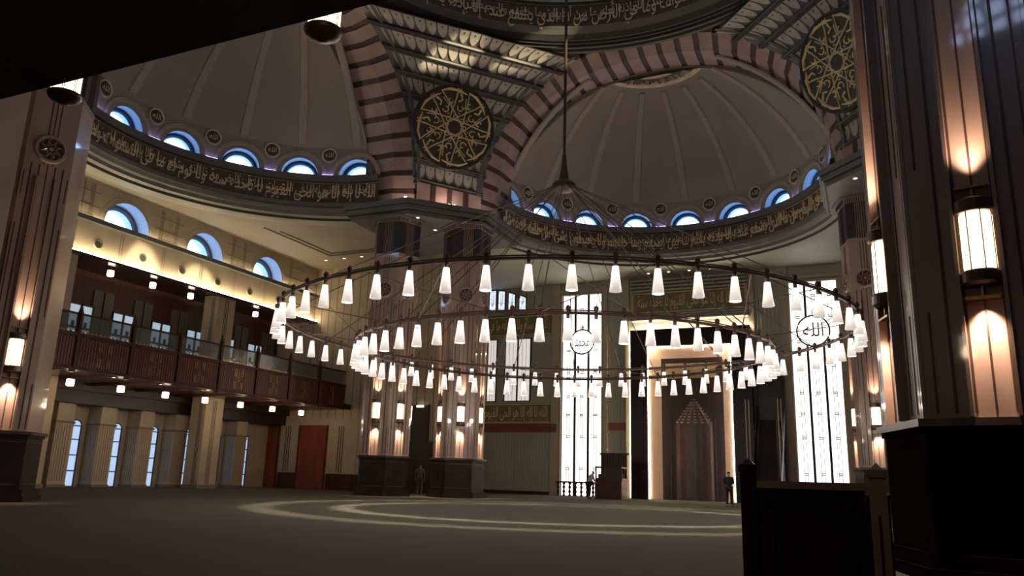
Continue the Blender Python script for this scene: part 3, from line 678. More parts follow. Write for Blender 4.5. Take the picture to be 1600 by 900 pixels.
# gallery floor, fascia, posts, glass
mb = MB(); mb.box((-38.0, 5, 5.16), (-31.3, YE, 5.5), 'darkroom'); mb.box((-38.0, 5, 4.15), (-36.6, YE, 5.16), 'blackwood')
mb.box((-36.6, 5, 4.78), (-36.35, YE, 5.16), 'blackwood')
for k in range(15): mb.box((-36.3, 6.2 + MOD * k, 5.06), (-31.35, 6.36 + MOD * k, 5.16), 'wood')
tag(mb.build('gallery_floor'), 'dark timber floor and beams of the gallery along the side wall', 'gallery', kind='structure')
bal = empty('gallery_balustrade', (-31.2, 5, 5.16))
PY = [20.2 - 2 * 2.8 + 2.8 * k for k in range(11)]
for i, y in enumerate(PY[:-1]):
    y1 = min(PY[i + 1], YE)
    p = MB().box((-31.3, y + 0.07, 5.10), (-31.16, y1 - 0.07, 6.69), 'wood').box((-31.16, y + 0.07, 6.55), (-31.1, y1 - 0.07, 6.69), 'wood').box((-31.16, y + 0.07, 5.10), (-31.1, y1 - 0.07, 5.22), 'wood')
    q = y + 0.2
    while q < y1 - 0.2: p.box((-31.16, q, 5.25), (-31.145, q + 0.05, 6.5), 'woodmid'); q += 0.14
    o = p.build('timber_panel'); o.parent = bal; o.matrix_parent_inverse = Matrix.Translation((31.2, -5, -5.16))
    ym = (y + y1) / 2; b = MB()
    for dy in (-0.30, -0.18, 0.18, 0.30):
        b.box((-31.12, ym + dy - 0.012, 5.35), (-31.10, ym + dy + 0.012, 5.72), 'brass'); b.box((-31.12, ym + dy - 0.012, 6.02), (-31.10, ym + dy + 0.012, 6.42), 'brass')
    for sy in (1, -1): b.tube([(-31.11, ym - 0.18 * sy, 5.70), (-31.11, ym + 0.18 * sy, 5.86), (-31.11, ym - 0.18 * sy, 6.02)], 0.012, 'brass', 4)
    b.tube([(-31.11, ym, 5.35), (-31.11, ym, 6.42)], 0.010, 'brass', 4)
    o2 = b.build('brass_motif', o)
    g = MB().box((-31.22, y + 0.1, 6.78), (-31.205, y1 - 0.1, 7.50), 'glass' if 'glass' in M else 'sage').build('glass_panel'); g.parent = bal; g.matrix_parent_inverse = Matrix.Translation((31.2, -5, -5.16))
    po = MB().box((-31.34, y - 0.07, 5.0), (-31.08, y + 0.07, 7.5), 'wood').add([(-31.34, y - 0.07, 7.5), (-31.08, y - 0.07, 7.5), (-31.08, y + 0.07, 7.5), (-31.34, y + 0.07, 7.5), (-31.21, y, 8.1)], [(0, 1, 4), (1, 2, 4), (2, 3, 4), (3, 0, 4)], 'wood').build('post')
    po.parent = bal; po.matrix_parent_inverse = Matrix.Translation((31.2, -5, -5.16))
    rl = MB().box((-31.26, y + 0.07, 7.50), (-31.17, y1 - 0.07, 7.58), 'wood').box((-31.24, y + 0.07, 6.70), (-31.19, y1 - 0.07, 6.74), 'brass').build('handrail'); rl.parent = bal; rl.matrix_parent_inverse = Matrix.Translation((31.2, -5, -5.16))
    tk = MB().box((-31.23, y + 0.1, 6.685), (-31.19, y1 - 0.1, 6.70), 'brass'); q = y + 0.2
    while q < y1 - 0.2: tk.box((-31.23, q, 6.69), (-31.19, q + 0.10, 6.80), 'brass'); q += 0.22
    o3 = tk.build('bracket_strip'); o3.parent = bal; o3.matrix_parent_inverse = Matrix.Translation((31.2, -5, -5.16))
tag(bal, 'long timber and glass balustrade of the gallery along the side wall', 'balustrade')
# big square pillars carrying the gallery, at both levels
for i, (y, lab) in enumerate(((24.3, 'square cream pillar under the gallery next to the near side column'), (35.1, 'square cream pillar under and above the gallery, beside the side windows'))):
    pr = empty('gallery_pillar', (-35.62, y + 0.22, 0)); pr.scale = (0.75, 0.92, 1)
    mb = MB().box((-0.75, -0.75, 0), (0.75, 0.75, 5.2), 'cream').box((-0.83, -0.83, 0), (0.83, 0.83, 0.2), 'creamline')
    up = MB().box((-0.75, -0.75, 5.5), (0.75, 0.75, 11.25), 'cream')
    for b, z0, z1 in ((mb, 0.25, 5.0), (up, 5.6, 11.1)):
        for q in (-0.13, 0, 0.13):
            b.box((0.75, q - 0.02, z0), (0.76, q + 0.02, z1), 'bframe'); b.box((q - 0.02 + 0.25, -0.76, z0), (q + 0.02 + 0.25, -0.75, z1), 'bframe')
    mb.build('lower_shaft', pr); up.build('upper_shaft', pr); tag(pr, lab, 'pillar')
# pilasters with arched slits between
mb = MB(); slit_y = [18.75 + 2.5 * k for k in range(10)]
for k, y in enumerate(slit_y):
    yc = y - 1.25
    mb.box((-38.0, yc + 0.32, 0), (-37.5, yc + 0.74, 4.2), 'cream'); mb.box((-38.0, yc + 0.30, 3.15), (-37.44, yc + 0.78, 3.25), 'creamline')
    for q in range(2): mb.box((-37.5, yc + 0.42 + 0.14 * q, 0.3), (-37.485, yc + 0.44 + 0.14 * q, 3.1), 'creamline')
    mb.box((-38.0, yc - 0.62, 0), (-37.0, yc + 0.32, 4.2), 'cream'); mb.box((-38.02, yc - 0.68, 3.15), (-36.94, yc + 0.38, 3.25), 'creamline')
    mb.box((-38.02, yc - 0.66, 0), (-36.95, yc + 0.36, 0.14), 'creamline')
    for q in range(6): mb.box((-37.0, yc - 0.55 + 0.14 * q, 0.3), (-36.985, yc - 0.53 + 0.14 * q, 3.1), 'creamline')
    for q in range(6): mb.box((-37.92 + 0.14 * q, yc - 0.635, 0.3), (-37.90 + 0.14 * q, yc - 0.62, 3.1), 'creamline')
struct(mb.build('trim_3'), 'row of cream pilasters along the side wall under the gallery')
def slit_window():
    root = MB().box((-0.02, -0.34, 0), (0.05, -0.28, 3.1), 'bluef').box((-0.02, 0.28, 0), (0.05, 0.34, 3.1), 'bluef').build('window_1')
    pts = arc_pts(0.29, 8, (0, 3.1)); MB().add([(0.0, 0.29, 0.05)] + [(0.0, x, z) for x, z in pts] + [(0.0, -0.29, 0.05)], [tuple(range(len(pts) + 2))], 'e_blue').build('pane', root)
    f = MB()
    for z in (0.8, 1.6, 2.4, 3.1): f.box((0.0, -0.3, z - 0.03), (0.03, 0.3, z + 0.03), 'bluef')
    f.tube([(0.02, x * 1.08, z * 1.0 + 0.01) for x, z in pts], 0.035, 'bluef', 5); f.build('window_frame', root)
    return root
sw = slit_window()
for k, y in enumerate(slit_y[4:10]):
    o = sw if k == 0 else copy_tree(sw); next_window(o); o.location = (-37.99, y - 0.02, 0)
    tag(o, 'narrow blue arched window between pilasters under the gallery', 'window', 'narrow arched windows under the gallery', 'structure')
# small hanging lamps of the two galleries
def cube_lamp():
    r = MB().lathe([(0.0, 0.0), (0.15, 0.0), (0.17, 0.03), (0.17, 0.26), (0.15, 0.30), (0, 0.30)], 'e_cube', n=12).build('gallery_lamp')
    MB().lathe([(0.0, 0.30), (0.18, 0.30), (0.18, 0.34), (0.03, 0.36), (0.02, 0.57), (0, 0.57)], 'metal', n=12).build('lamp_cap', r)
    light('lamp_glow', 'POINT', (0, 0, -0.12), 34, (1.0, 0.72, 0.45), r, shadow_soft_size=0.15)
    return r
cl_ = cube_lamp(); first = True; upd = bpy.data.lights.new('lamp_glow_dim', 'POINT'); upd.energy = 9; upd.color = (1.0, 0.72, 0.45); upd.shadow_soft_size = 0.15
for row, (x, z, y0, n) in enumerate(((-33.15, 4.60, 24.45, 8), (-35.7, 10.74, 24.9, 7))):
    for k in range(-2, n):
        if y0 + MOD * k > YE - 0.3: continue
        o = cl_ if first else copy_tree(cl_); first = False
        o.location = (x, y0 + MOD * k, z)
        if row:
            for q in o.children:
                if q.type == 'LIGHT': q.data = upd
        tag(o, ('small glowing lamp hanging under the gallery floor' if row == 0 else 'small glowing lamp under the dark upper gallery ceiling'), 'lamp', ('lamps under the gallery floor' if row == 0 else 'lamps under the upper gallery ceiling'))
for k in range(7):
    for dx, nm in ((1.9, 'a'), (-0.9, 'b')):
        y = 25.8 + MOD * k
        if y > YE - 0.3: continue
        d = MB().lathe([(0, -0.02), (0.10, -0.02), (0.13, 0)], None, n=12, mats=['e_dot', 'metal']).build('downlight')
        d.location = (-34.0 + dx, y, 5.14); tag(d, 'tiny round downlight set in the dark gallery underside', 'downlight', 'downlights under the gallery')
# ------------------------------------------------------------------ end wall (Y = 43.5)
mb = MB()
mb.box((-38.6, YE, 0), (-24.7, YE + 0.4, ZC + 0.2), 'cream')
x = -35.0
while x < -24.9:
    mb.box((x, YE - 0.012, 4.6), (x + 0.05, YE, ZC - 0.1), 'creamline'); x += 0.62
mb.box((-32.9, YE - 0.03, 0), (-26.5, YE, 1.02), 'wood')
mb.box((-38.6, YE - 0.03, 0), (-37.0, YE, 1.02), 'wood')
for xs in (-36.3, -31.9):
    for q in (-0.18, 0, 0.18): mb.box((xs + q - 0.025, YE - 0.02, 1.1), (xs + q + 0.025, YE, 4.1), 'bframe')
mb.box((-36.9, YE - 0.03, 0), (-35.4, YE, 1.02), 'wood')
x = -30.6
while x < -24.8: mb.box((x, YE - 0.012, 1.05), (x + 0.04, YE, 4.6), 'creamline'); x += 0.28
struct(mb.build('wall_end'), 'cream end wall with thin vertical joints behind the far columns')
for i, (x0, x1, lab) in enumerate(((-38.5, -36.95, 'reddish brown timber door at the end of the gallery, the narrower one'), (-35.35, -32.95, 'wide reddish brown timber door at the end of the gallery'))):
    d = MB().box((x0, YE - 0.10, 0), (x1, YE - 0.01, 4.15), 'woodmid').box((x0 + 0.02, YE - 0.13, 0.0), (x0 + 0.10, YE - 0.10, 4.15), 'wood').box((x1 - 0.10, YE - 0.13, 0.0), (x1 - 0.02, YE - 0.10, 4.15), 'wood').build('door_%d' % (i + 1))
    struct(d, lab)
d = MB().box((-26.75, YE - 0.16, 0), (-24.9, YE - 0.02, 3.15), 'blackwood').box((-26.45, YE - 0.10, 3.15), (-25.3, YE - 0.02, 5.4), 'blackwood').box((-26.5, YE - 0.12, 3.15), (-26.42, YE - 0.02, 5.45), 'wood').box((-25.33, YE - 0.12, 3.15), (-25.25, YE - 0.02, 5.45), 'wood').build('door_3')
struct(d, 'tall dark doorway in the end wall between the two far columns')
pl = MB().box((-26.15, YE - 0.18, 5.28), (-25.65, YE - 0.14, 5.40), 'e_dot').build('door_sign_light'); tag(pl, 'small bright sign light at the top of the tall dark doorway', 'light')
struct(MB().quad((-24.7, YE, 0), (-26.5, 53, 0), (-26.5, 53, ZC + 0.2), (-24.7, YE, ZC + 0.2), 'sage').build('wall_return'), 'plain return wall hidden behind the far column pair')

# ================================================================== QIBLA WALL (Y = 53)
YQ = 53.0
mb = MB()
mb.box((-26.6, YQ, 0), (-20.2, YQ + 0.5, ZC + 0.3), 'sage'); mb.box((-20.2, YQ, 14.35), (-16.8, YQ + 0.5, ZC + 0.3), 'sage')
mb.box((-16.8, YQ, 0), (-4.4, YQ + 0.5, ZC + 0.3), 'sage'); mb.box((-4.4, YQ, 14.25), (-1.1, YQ + 0.5, ZC + 0.3), 'sage'); mb.box((-1.1, YQ, 0), (17, YQ + 0.5, ZC + 0.3), 'sage')
# pilasters at the tall windows
for x0, x1 in ((-20.75, -20.15), (-16.85, -16.55), (-4.75, -4.3), (-1.2, -0.8), (-15.2, -14.95), (-6.75, -6.45)):
    mb.box((x0, YQ - 0.18, 0), (x1, YQ, ZC), 'cream')
mb.box((-20.75, YQ - 0.25, 14.4), (-16.5, YQ, 14.62), 'cream'); mb.box((-4.75, YQ - 0.25, 14.3), (-0.8, YQ, 14.5), 'cream')
# ribbed wainscot, red band, ledges, inscription grounds
x = -26.3
while x < -20.95: mb.box((x, YQ - 0.05, 0.25), (x + 0.11, YQ, 4.25), 'sage'); x += 0.24
x = -16.45
while x < -15.2:
    mb.box((x, YQ - 0.05, 0.1), (x + 0.09, YQ, 4.45), 'sage'); mb.box((x, YQ - 0.05, 5.05), (x + 0.09, YQ, 14.0), 'sage'); x += 0.24
x = -6.3
while x < -4.9: mb.box((x, YQ - 0.05, 0.1), (x + 0.09, YQ, 14.0), 'cream'); x += 0.24
mb.box((-26.6, YQ - 0.10, 4.33), (-20.8, YQ, 4.92), 'woodmid'); mb.box((-20.75, YQ - 0.22, 4.33), (-20.3, YQ, 4.92), 'woodmid'); mb.box((-16.5, YQ - 0.10, 4.48), (-15.0, YQ, 4.98), 'woodmid')
mb.box((-26.6, YQ - 0.16, 6.40), (-20.8, YQ, 6.50), 'cream'); mb.box((-26.6, YQ - 0.16, 13.15), (-20.8, YQ, 13.30), 'cream'); mb.box((-26.6, YQ - 0.12, 12.95), (-20.8, YQ, 13.0), 'sagedark')
mb.box((-26.6, YQ - 0.06, 0), (-20.8, YQ, 0.22), 'blackwood')
mb.box((-4.6, YQ - 0.1, 0), (6, YQ, 0.3), 'blackwood')
for x in (-24.55, -22.45, -25.35): mb.box((x, YQ - 0.04, 6.6), (x + 0.05, YQ, 11.25), 'cornicedark')
for k in range(7): mb.box((-25.6 + 0.66 * k, YQ - 0.03, 13.5), (-25.55 + 0.66 * k, YQ, 15.0), 'sagedark')
# moulded head above the niche portal
for z in (14.05, 14.30, 14.55, 14.80): mb.box((-14.8, YQ - 0.35, z), (-6.8, YQ, z + 0.13), 'sage')
for z in (11.95, 12.15, 12.35): mb.box((-14.8, YQ - 0.30 - (12.35 - z), z), (-6.8, YQ, z + 0.12), 'sage')
mb.box((-14.8, YQ - 0.2, 12.5), (-14.6, YQ, 14.05), 'cream'); mb.box((-7.0, YQ - 0.2, 12.5), (-6.8, YQ, 14.05), 'cream')
struct(mb.build('wall_front'), 'grey-green qibla wall with ribbed panels, ledges and pilasters')
def inscription(x0, x1, z0, z1, ground, label, t, size, y=YQ - 0.12, gold='gold'):
    s = empty('inscription_panel', ((x0 + x1) / 2, y, z0))
    hw = (x1 - x0) / 2
    MB().box((-hw, 0, 0), (hw, 0.08, z1 - z0), ground).box((-hw, -0.03, 0), (hw, 0, 0.06), gold).box((-hw, -0.03, z1 - z0 - 0.06), (hw, 0, z1 - z0), gold).build('panel', s)
    lb = MB(); add_text_map(lb, t, size, lambda x, yy, z: (x - hw * 0.92, -0.03 - z, (z1 - z0) * 0.30 + yy), gold, hw * 1.84, 0.02)
    lb.build('lettering', s); tag(s, label, 'inscription')
inscription(-26.2, -20.85, 5.0, 6.35, 'ochre', 'ochre inscription panel on the qibla wall above the dark red band', KURSI[:30], 1.05)
inscription(-26.2, -20.9, 11.45, 12.9, 'ochre', 'ochre inscription panel on the qibla wall under the four small windows', KURSI[33:60], 1.15)
inscription(-14.6, -7.0, 12.55, 13.98, 'ochre', 'wide dark inscription panel above the lit prayer niche portal', KURSI[:44], 1.1, YQ - 0.2)
# small windows on the left panel
def small_window(name_label, x0, x1, z0, z1a, z1b, m, grp):
    hw = (x1 - x0) / 2
    r = MB().prism([(0, 0)] * 0 or [(-hw - 0.07, z0 - 0.07), (hw + 0.07, z0 - 0.07), (hw + 0.07, z1b + 0.07), (-hw - 0.07, z1a + 0.07)], 0, 0.06, 'bframe', Matrix.Rotation(pi / 2, 4, 'X')).build('window_1')
    r.location = ((x0 + x1) / 2, YQ - 0.01, 0); next_window(r)
    MB().add([(-hw, -0.08, z0), (hw, -0.08, z0), (hw, -0.08, z1b), (-hw, -0.08, z1a)], [(0, 1, 2, 3)], m).build('pane', r)
    f = MB()
    for q in (-0.33, 0.33): f.box((hw * q - 0.008, -0.10, z0), (hw * q + 0.008, -0.08, min(z1a, z1b) - 0.05), 'bframe')
    f.tube([(-0.07, -0.1, z0 + 0.55), (0, -0.1, z0 + 0.65), (0.07, -0.1, z0 + 0.55), (0, -0.1, z0 + 0.45)], 0.02, 'bframe', 4, True)
    f.build('window_frame', r)
    tag(r, name_label, 'window', grp, 'structure')
for lab, x0, x1, za, zb in (('tall', -25.95, -25.45, 15.0, 15.0), ('tall', -25.2, -24.7, 14.95, 14.9), ('middle', -24.35, -23.85, 14.75, 14.6), ('short', -23.45, -22.95, 14.5, 14.3)):
    small_window('narrow black-framed window with slanted head near the ceiling of the qibla wall', x0, x1, 13.42, za, zb, 'e_small', 'slant-headed windows of the qibla wall')
M['e_curtain'] = emit('curtained_window', (1.0, 0.90, 0.84), 0.62)
for x0, x1 in ((-25.9, -25.25), (-24.45, -23.55), (-23.4, -22.5)):
    small_window('tall curtained window above the ochre inscription on the qibla wall', x0, x1, 6.6, 11.15, 11.15, 'e_curtain', 'curtained windows of the qibla wall')
# tall bright windows
def tall_window(x0, x1, z0, z1, label):
    r = MB().box((x0 - 0.12, YQ - 0.14, 0), (x0, YQ + 0.2, z1 + 0.12), 'cream').box((x1, YQ - 0.14, 0), (x1 + 0.12, YQ + 0.2, z1 + 0.12), 'cream').box((x0, YQ - 0.14, z1), (x1, YQ + 0.2, z1 + 0.12), 'cream').build('window_1')
    next_window(r); wd = (x1 - x0) / 3
    f = MB()
    for k in (1, 2): f.box((x0 + wd * k - 0.075, YQ - 0.02, 0), (x0 + wd * k + 0.075, YQ + 0.1, z1), 'bframe')
    f.box((x0 - 0.02, YQ - 0.02, 0), (x0 + 0.03, YQ + 0.1, z1), 'bframe')
    f.build('mullion', r)
    for k in range(3):
        a, b = x0 + wd * k + 0.05, x0 + wd * (k + 1) - 0.05; c = (a + b) / 2
        p = MB().box((a, YQ + 0.1, 0.02), (b, YQ + 0.12, z1), 'e_big').build('pane', r)
        g = MB()
        for q in (-0.10, 0.10): g.box((c + q - 0.017, YQ + 0.05, z0 if k else 0.9), (c + q + 0.017, YQ + 0.07, z1 - 0.2), 'creamline')
        for z in (1.9, 4.1, 5.6, 6.9, 8.6, 10.2, 11.8, 13.2):
            g.box((c - 0.13, YQ + 0.04, z - 0.03), (c + 0.13, YQ + 0.08, z + 0.03), 'creamline'); g.box((c - 0.13, YQ + 0.04, z - 0.14), (c + 0.13, YQ + 0.08, z - 0.08), 'creamline')
        g.build('lattice_rod', p)
    tag(r, label, 'window', None, 'structure')
tall_window(-20.0, -17.0, 0.9, 14.22, 'very tall glowing three-light window beside the preacher chair')
tall_window(-4.25, -1.30, 0.9, 14.05, 'very tall glowing three-light window beside the pulpit stair')
def disc_sign(x, z, r, t, label):
    s = empty('calligraphy_disc', (x, YQ - 0.35, z))
    MB().tube([(r * cos(2 * pi * i / 40), 0, r * sin(2 * pi * i / 40)) for i in range(40)], 0.055, 'bframe', 8, True).build('ring', s)
    mb = MB().lathe([(0, 0), (r, 0)], 'white', n=40, T=Matrix.Rotation(pi / 2, 4, 'X')); o = mb.build('glass_disc', s); o.location = (0, 0.04, 0)
    o.data.materials.clear(); o.data.materials.append(M['e_big'])
    lb = MB(); add_text_map(lb, t, r * 1.3, lambda X, Y, Z_: (X - r * 0.62, -0.05 - Z_, Y - r * 0.38), 'bframe', r * 1.24, 0.02); lb.build('lettering', s)
    MB().box((-0.03, -0.02, r), (0.03, 0.02, r + 0.35), 'bframe').box((-0.03, 0.0, r + 0.2), (0.03, 0.36, r + 0.26), 'bframe').build('bracket', s)
    tag(s, label, 'sign')
disc_sign(-18.35, 10.7, 0.88, 'محمد', 'round glass calligraphy disc on the tall window beside the preacher chair')
disc_sign(-2.85, 10.75, 0.98, 'الله', 'round glass calligraphy disc on the tall window beside the pulpit stair')
# balusters in front of the tall window
for k in range(7):
    b = MB().lathe([(0.0, 0.0), (0.10, 0.0), (0.10, 0.08), (0.05, 0.14), (0.11, 0.30), (0.05, 0.45), (0.11, 0.60), (0.05, 0.74), (0.10, 0.80), (0.10, 0.88), (0, 0.88)], 'wood', n=10).build('baluster')
    b.location = (-19.85 + 0.42 * k, 52.2, 0); tag(b, 'short turned dark baluster at the foot of the tall window', 'baluster', 'balusters below the tall window')
tag(MB().box((-20.0, 52.12, 0.88), (-17.1, 52.28, 0.98), 'wood').build('handrail'), 'low dark handrail over the turned balusters of the tall window', 'rail')

# ------------------------------------------------------------------ prayer niche portal
po = empty('prayer_niche', (-10.6, 52.3, 0))
def P_(mb, name): 
    o = mb.build(name); o.parent = po; o.matrix_parent_inverse = Matrix.Translation((10.6, -52.3, 0)); return o
YP = 51.9
mb = MB(); X0, X1, ZT = -14.6, -6.65, 11.2; A0, A1, AT = -13.46, -7.85, 10.05; B0, B1, BT = -12.62, -8.55, 9.25
mb.box((X0, YP, 0), (A0, 52.7, ZT), 'portal').box((A1, YP, 0), (X1, 52.7, ZT), 'portal').box((A0, YP, AT), (A1, 52.7, ZT), 'portal')
P_(mb, 'marble_surround')
YB = 52.45
mb = MB()
mb.quad((A0, YP, 0), (B0, YB, 0), (B0, YB, BT), (A0, YP, AT), 'splay'); mb.quad((B1, YB, 0), (A1, YP, 0), (A1, YP, AT), (B1, YB, BT), 'splay'); mb.quad((A0, YP, AT), (B0, YB, BT), (B1, YB, BT), (A1, YP, AT), 'splay')
P_(mb, 'lit_splay')
mb = MB(); e = 0.05
mb.box((A0 - 0.02, YP - 0.05, 0), (A0 + e, YP + 0.0, AT), 'splay').box((A1 - e, YP - 0.05, 0), (A1 + 0.02, YP, AT), 'splay').box((A0, YP - 0.05, AT - e), (A1, YP, AT + 0.02), 'splay'); P_(mb, 'frame_edge')
mb = MB(); mb.box((A0 + 0.02, YP + 0.02, 0.05), (A0 + 0.10, YP + 0.06, AT - 0.05), 'e_frame').box((A1 - 0.10, YP + 0.02, 0.05), (A1 - 0.02, YP + 0.06, AT - 0.05), 'e_frame').box((A0 + 0.05, YP + 0.02, AT - 0.10), (A1 - 0.05, YP + 0.06, AT - 0.02), 'e_frame'); P_(mb, 'light_strip')
# inner panel with the pointed stalactite niche
NC = -10.5; steps = 9; ZS, ZP, NW = 4.85, 6.5, 1.22
out = [(NC + NW, 0), (NC + NW, ZS)]
for i in range(steps): 
    x0 = NW * (1 - i / steps); x1 = NW * (1 - (i + 1) / steps); z = ZS + (ZP - ZS) * (i + 1) / steps
    out += [(NC + x0, z), (NC + x1, z)]
prof_r = out; prof_l = [(2 * NC - x, z) for x, z in reversed(out)]
hole = prof_r + prof_l[1:] if abs(prof_l[0][0] - prof_r[-1][0]) < 1e-6 else prof_r + prof_l
mb = MB(); zs_ = sorted(set(round(z, 4) for x, z in hole))
def halfw(z):
    if z <= ZS: return NW
    i = int((z - ZS) / ((ZP - ZS) / steps) + 1e-6); return NW * (1 - i / steps)
lv = [0, ZS] + [ZS + (ZP - ZS) * (i + 1) / steps for i in range(steps)] + [BT]
for a, b in zip(lv, lv[1:]):
    hw = halfw((a + b) / 2) if b <= ZP + 1e-6 else 0
    mb.quad((B0, YB, a), (NC - hw, YB, a), (NC - hw, YB, b), (B0, YB, b), 'portal'); mb.quad((NC + hw, YB, a), (B1, YB, a), (B1, YB, b), (NC + hw, YB, b), 'portal')
for x0, x1 in ((B0 + 0.55, B0 + 0.60), (B1 - 0.60, B1 - 0.55)): mb.box((x0, YB - 0.03, 0), (x1, YB, 5.2), 'niche')
mb.box((B0 + 0.3, YB - 0.03, 7.9), (B1 - 0.3, YB, 8.9), 'ochre')
P_(mb, 'inner_panel')
mb = MB()
for i in range(steps):
    hw = NW * (1 - i / steps); hw2 = NW * (1 - (i + 1) / steps); z0 = ZS + (ZP - ZS) * i / steps; z1 = ZS + (ZP - ZS) * (i + 1) / steps; d0 = 0.46 - 0.42 * i / steps; d1 = 0.46 - 0.42 * (i + 1) / steps
    n = 8
    vs = [(NC + hw * cos(pi * q / n), YB + d0 * sin(pi * q / n), z) for z in (z0, z1) for q in range(n + 1)] + [(NC + hw2 * cos(pi * q / n), YB + d1 * sin(pi * q / n), z1) for q in range(n + 1)]
    mb.add(vs, [(q, q + 1, n + 2 + q, n + 1 + q) for q in range(n)] + [(n + 1 + q, n + 2 + q, 2 * n + 3 + q, 2 * n + 2 + q) for q in range(n)], 'niche')
    for q in range(1, n, 1):
        a = pi * q / n; mb.add([(NC + hw * cos(a - 0.12), YB + d0 * sin(a - 0.12) - 0.02, z1), (NC + hw * cos(a + 0.12), YB + d0 * sin(a + 0.12) - 0.02, z1), (NC + hw * cos(a), YB + d0 * sin(a) - 0.06, z1 - 0.12)], [(0, 1, 2)], 'cream')
mb.lathe([(1.0, 0), (1.0, ZS)], 'niche', 0, pi, 10, (0, 0, 0), T=Matrix.Translation((NC, YB, 0)) @ Matrix.Diagonal((NW, 0.46, 1, 1))); P_(mb, 'niche')
# halo behind the portal
mb = MB().box((X0 - 0.12, 52.72, 0.1), (X0 + 0.02, 52.80, ZT), 'e_halo').box((X0, 52.6, ZT + 0.02), (X1, 52.72, ZT + 0.08), 'e_halo'); P_(mb, 'halo_strip')
tag(po, 'tall dark marble prayer niche portal with glowing cream frame and backlit edge', 'prayer niche')
# ------------------------------------------------------------------ pulpit stair
mn = empty('pulpit_stair', (-5.7, 49.5, 0))
def N_(mb, name):
    o = mb.build(name); o.parent = mn; o.matrix_parent_inverse = Matrix.Translation((5.7, -49.5, 0)); return o
mb = MB()
for k in range(16): mb.box((-6.3, 48.3 + 0.26 * k, 0), (-5.05, 48.3 + 0.26 * (k + 1), 0.32 * (k + 1)), 'pedestal')
N_(mb, 'steps')
mb = MB()
for x in (-6.55, -4.95): mb.box((x, 48.2, 0), (x + 0.16, 48.36, 5.9), 'portal').box((x, 52.3, 0), (x + 0.16, 52.46, 8.4), 'portal')
mb.box((-6.55, 52.3, 8.3), (-4.8, 52.46, 8.6), 'portal').box((-6.4, 52.5, 5.2), (-4.95, 52.6, 8.4), 'blackwood')
N_(mb, 'portal_frame')
mb = MB()
for x in (-6.5, -4.88): mb.add([(x, 48.3, 0.2), (x, 52.4, 5.2), (x, 52.4, 6.1), (x, 48.3, 1.2), (x + 0.08, 48.3, 0.2), (x + 0.08, 52.4, 5.2), (x + 0.08, 52.4, 6.1), (x + 0.08, 48.3, 1.2)], [(0, 1, 2, 3), (7, 6, 5, 4), (3, 2, 6, 7), (0, 4, 5, 1), (0, 3, 7, 4)], 'blackwood')
N_(mb, 'stair_panel')
mb = MB()
for x in (-6.6, -4.78): mb.tube([(x, 48.15, 0.1), (x, 48.15, 6.0)], 0.022, 'white', 6); mb.tube([(x + 0.18, 48.15, 0.1), (x + 0.18, 48.15, 6.0)], 0.018, 'white', 6)
N_(mb, 'edge_trim')
tag(mn, 'dark pulpit staircase rising to the wall beside the prayer niche', 'stair')
# ------------------------------------------------------------------ other enclosing walls (behind and beside the camera)
SUNT = [(-19.0, 34.6, 24.5), (-16.2, 37.4, 25.1), (-35.0, 28.69, 12.1), (-35.0, 32.79, 11.9), (-26.7, 43.5, 9.7)]
XR = 17.0; holes = []
dd_ = Vector((cos(D(15)), -sin(D(15)), tan(D(12))))
for t in SUNT:
    s = (XR - t[0]) / dd_.x; holes.append((t[1] + s * dd_.y, t[2] + s * dd_.z - 0.55))
UH, HH = 1.7, 2.2
ys = sorted({-8.0, 60.0} | {y + q for y, z in holes for q in (-UH, UH)}); zs = sorted({0.0, 42.0} | {z + q for y, z in holes for q in (0, HH)})
mb = MB()
for a, b in zip(ys, ys[1:]):
    for c, d in zip(zs, zs[1:]):
        ym, zm = (a + b) / 2, (c + d) / 2
        if any(abs(ym - y) < UH and 0 < zm - z < HH for y, z in holes): continue
        mb.quad((XR, a, c), (XR, b, c), (XR, b, d), (XR, a, d), 'cream')
for y, z in holes: sector_wall(mb, lambda u, q, y=y, z=z: (XR, y + u, z + q), UH, HH, 1.2, 'cream')
struct(mb.build('wall_right'), 'high unseen side wall, its half-round openings placed to cast the sun patches')  # unseen wall that blocks the sun except where openings aim its patches
struct(MB().box((-45, -6.4, 0), (17, -6, 34), 'sagedark').build('wall_back'), 'rear wall of the hall behind the viewer')
M['e_rear'] = emit_lattice('rear_lattice_window', (0.50, 0.62, 1.0), 9.0, 1.3, 0.05, 0.16)
o = MB().add([(-3.2 + x, -5.9, 17.0 + z) for x, z in arc_pts(2.0, 24)], [tuple(range(25))], 'e_rear').build('window_1'); next_window(o)
tag(o, 'large blue lattice half-round window in the rear wall, seen only as a reflection', 'window', None, 'structure')
struct(MB().box((-45, -6, 0), (-44.6, 60, 34), 'sagedark').build('wall_outer'), 'outer wall beyond the galleries')
struct(MB().box((-36, -6, 5.0), (12, 4.88, 5.5), 'blackceil').box((-36, -6, 5.5), (12, 5.35, 6.6), 'blackceil').build('ceiling_rear_gallery'), 'unlit black underside of the gallery over the viewer')

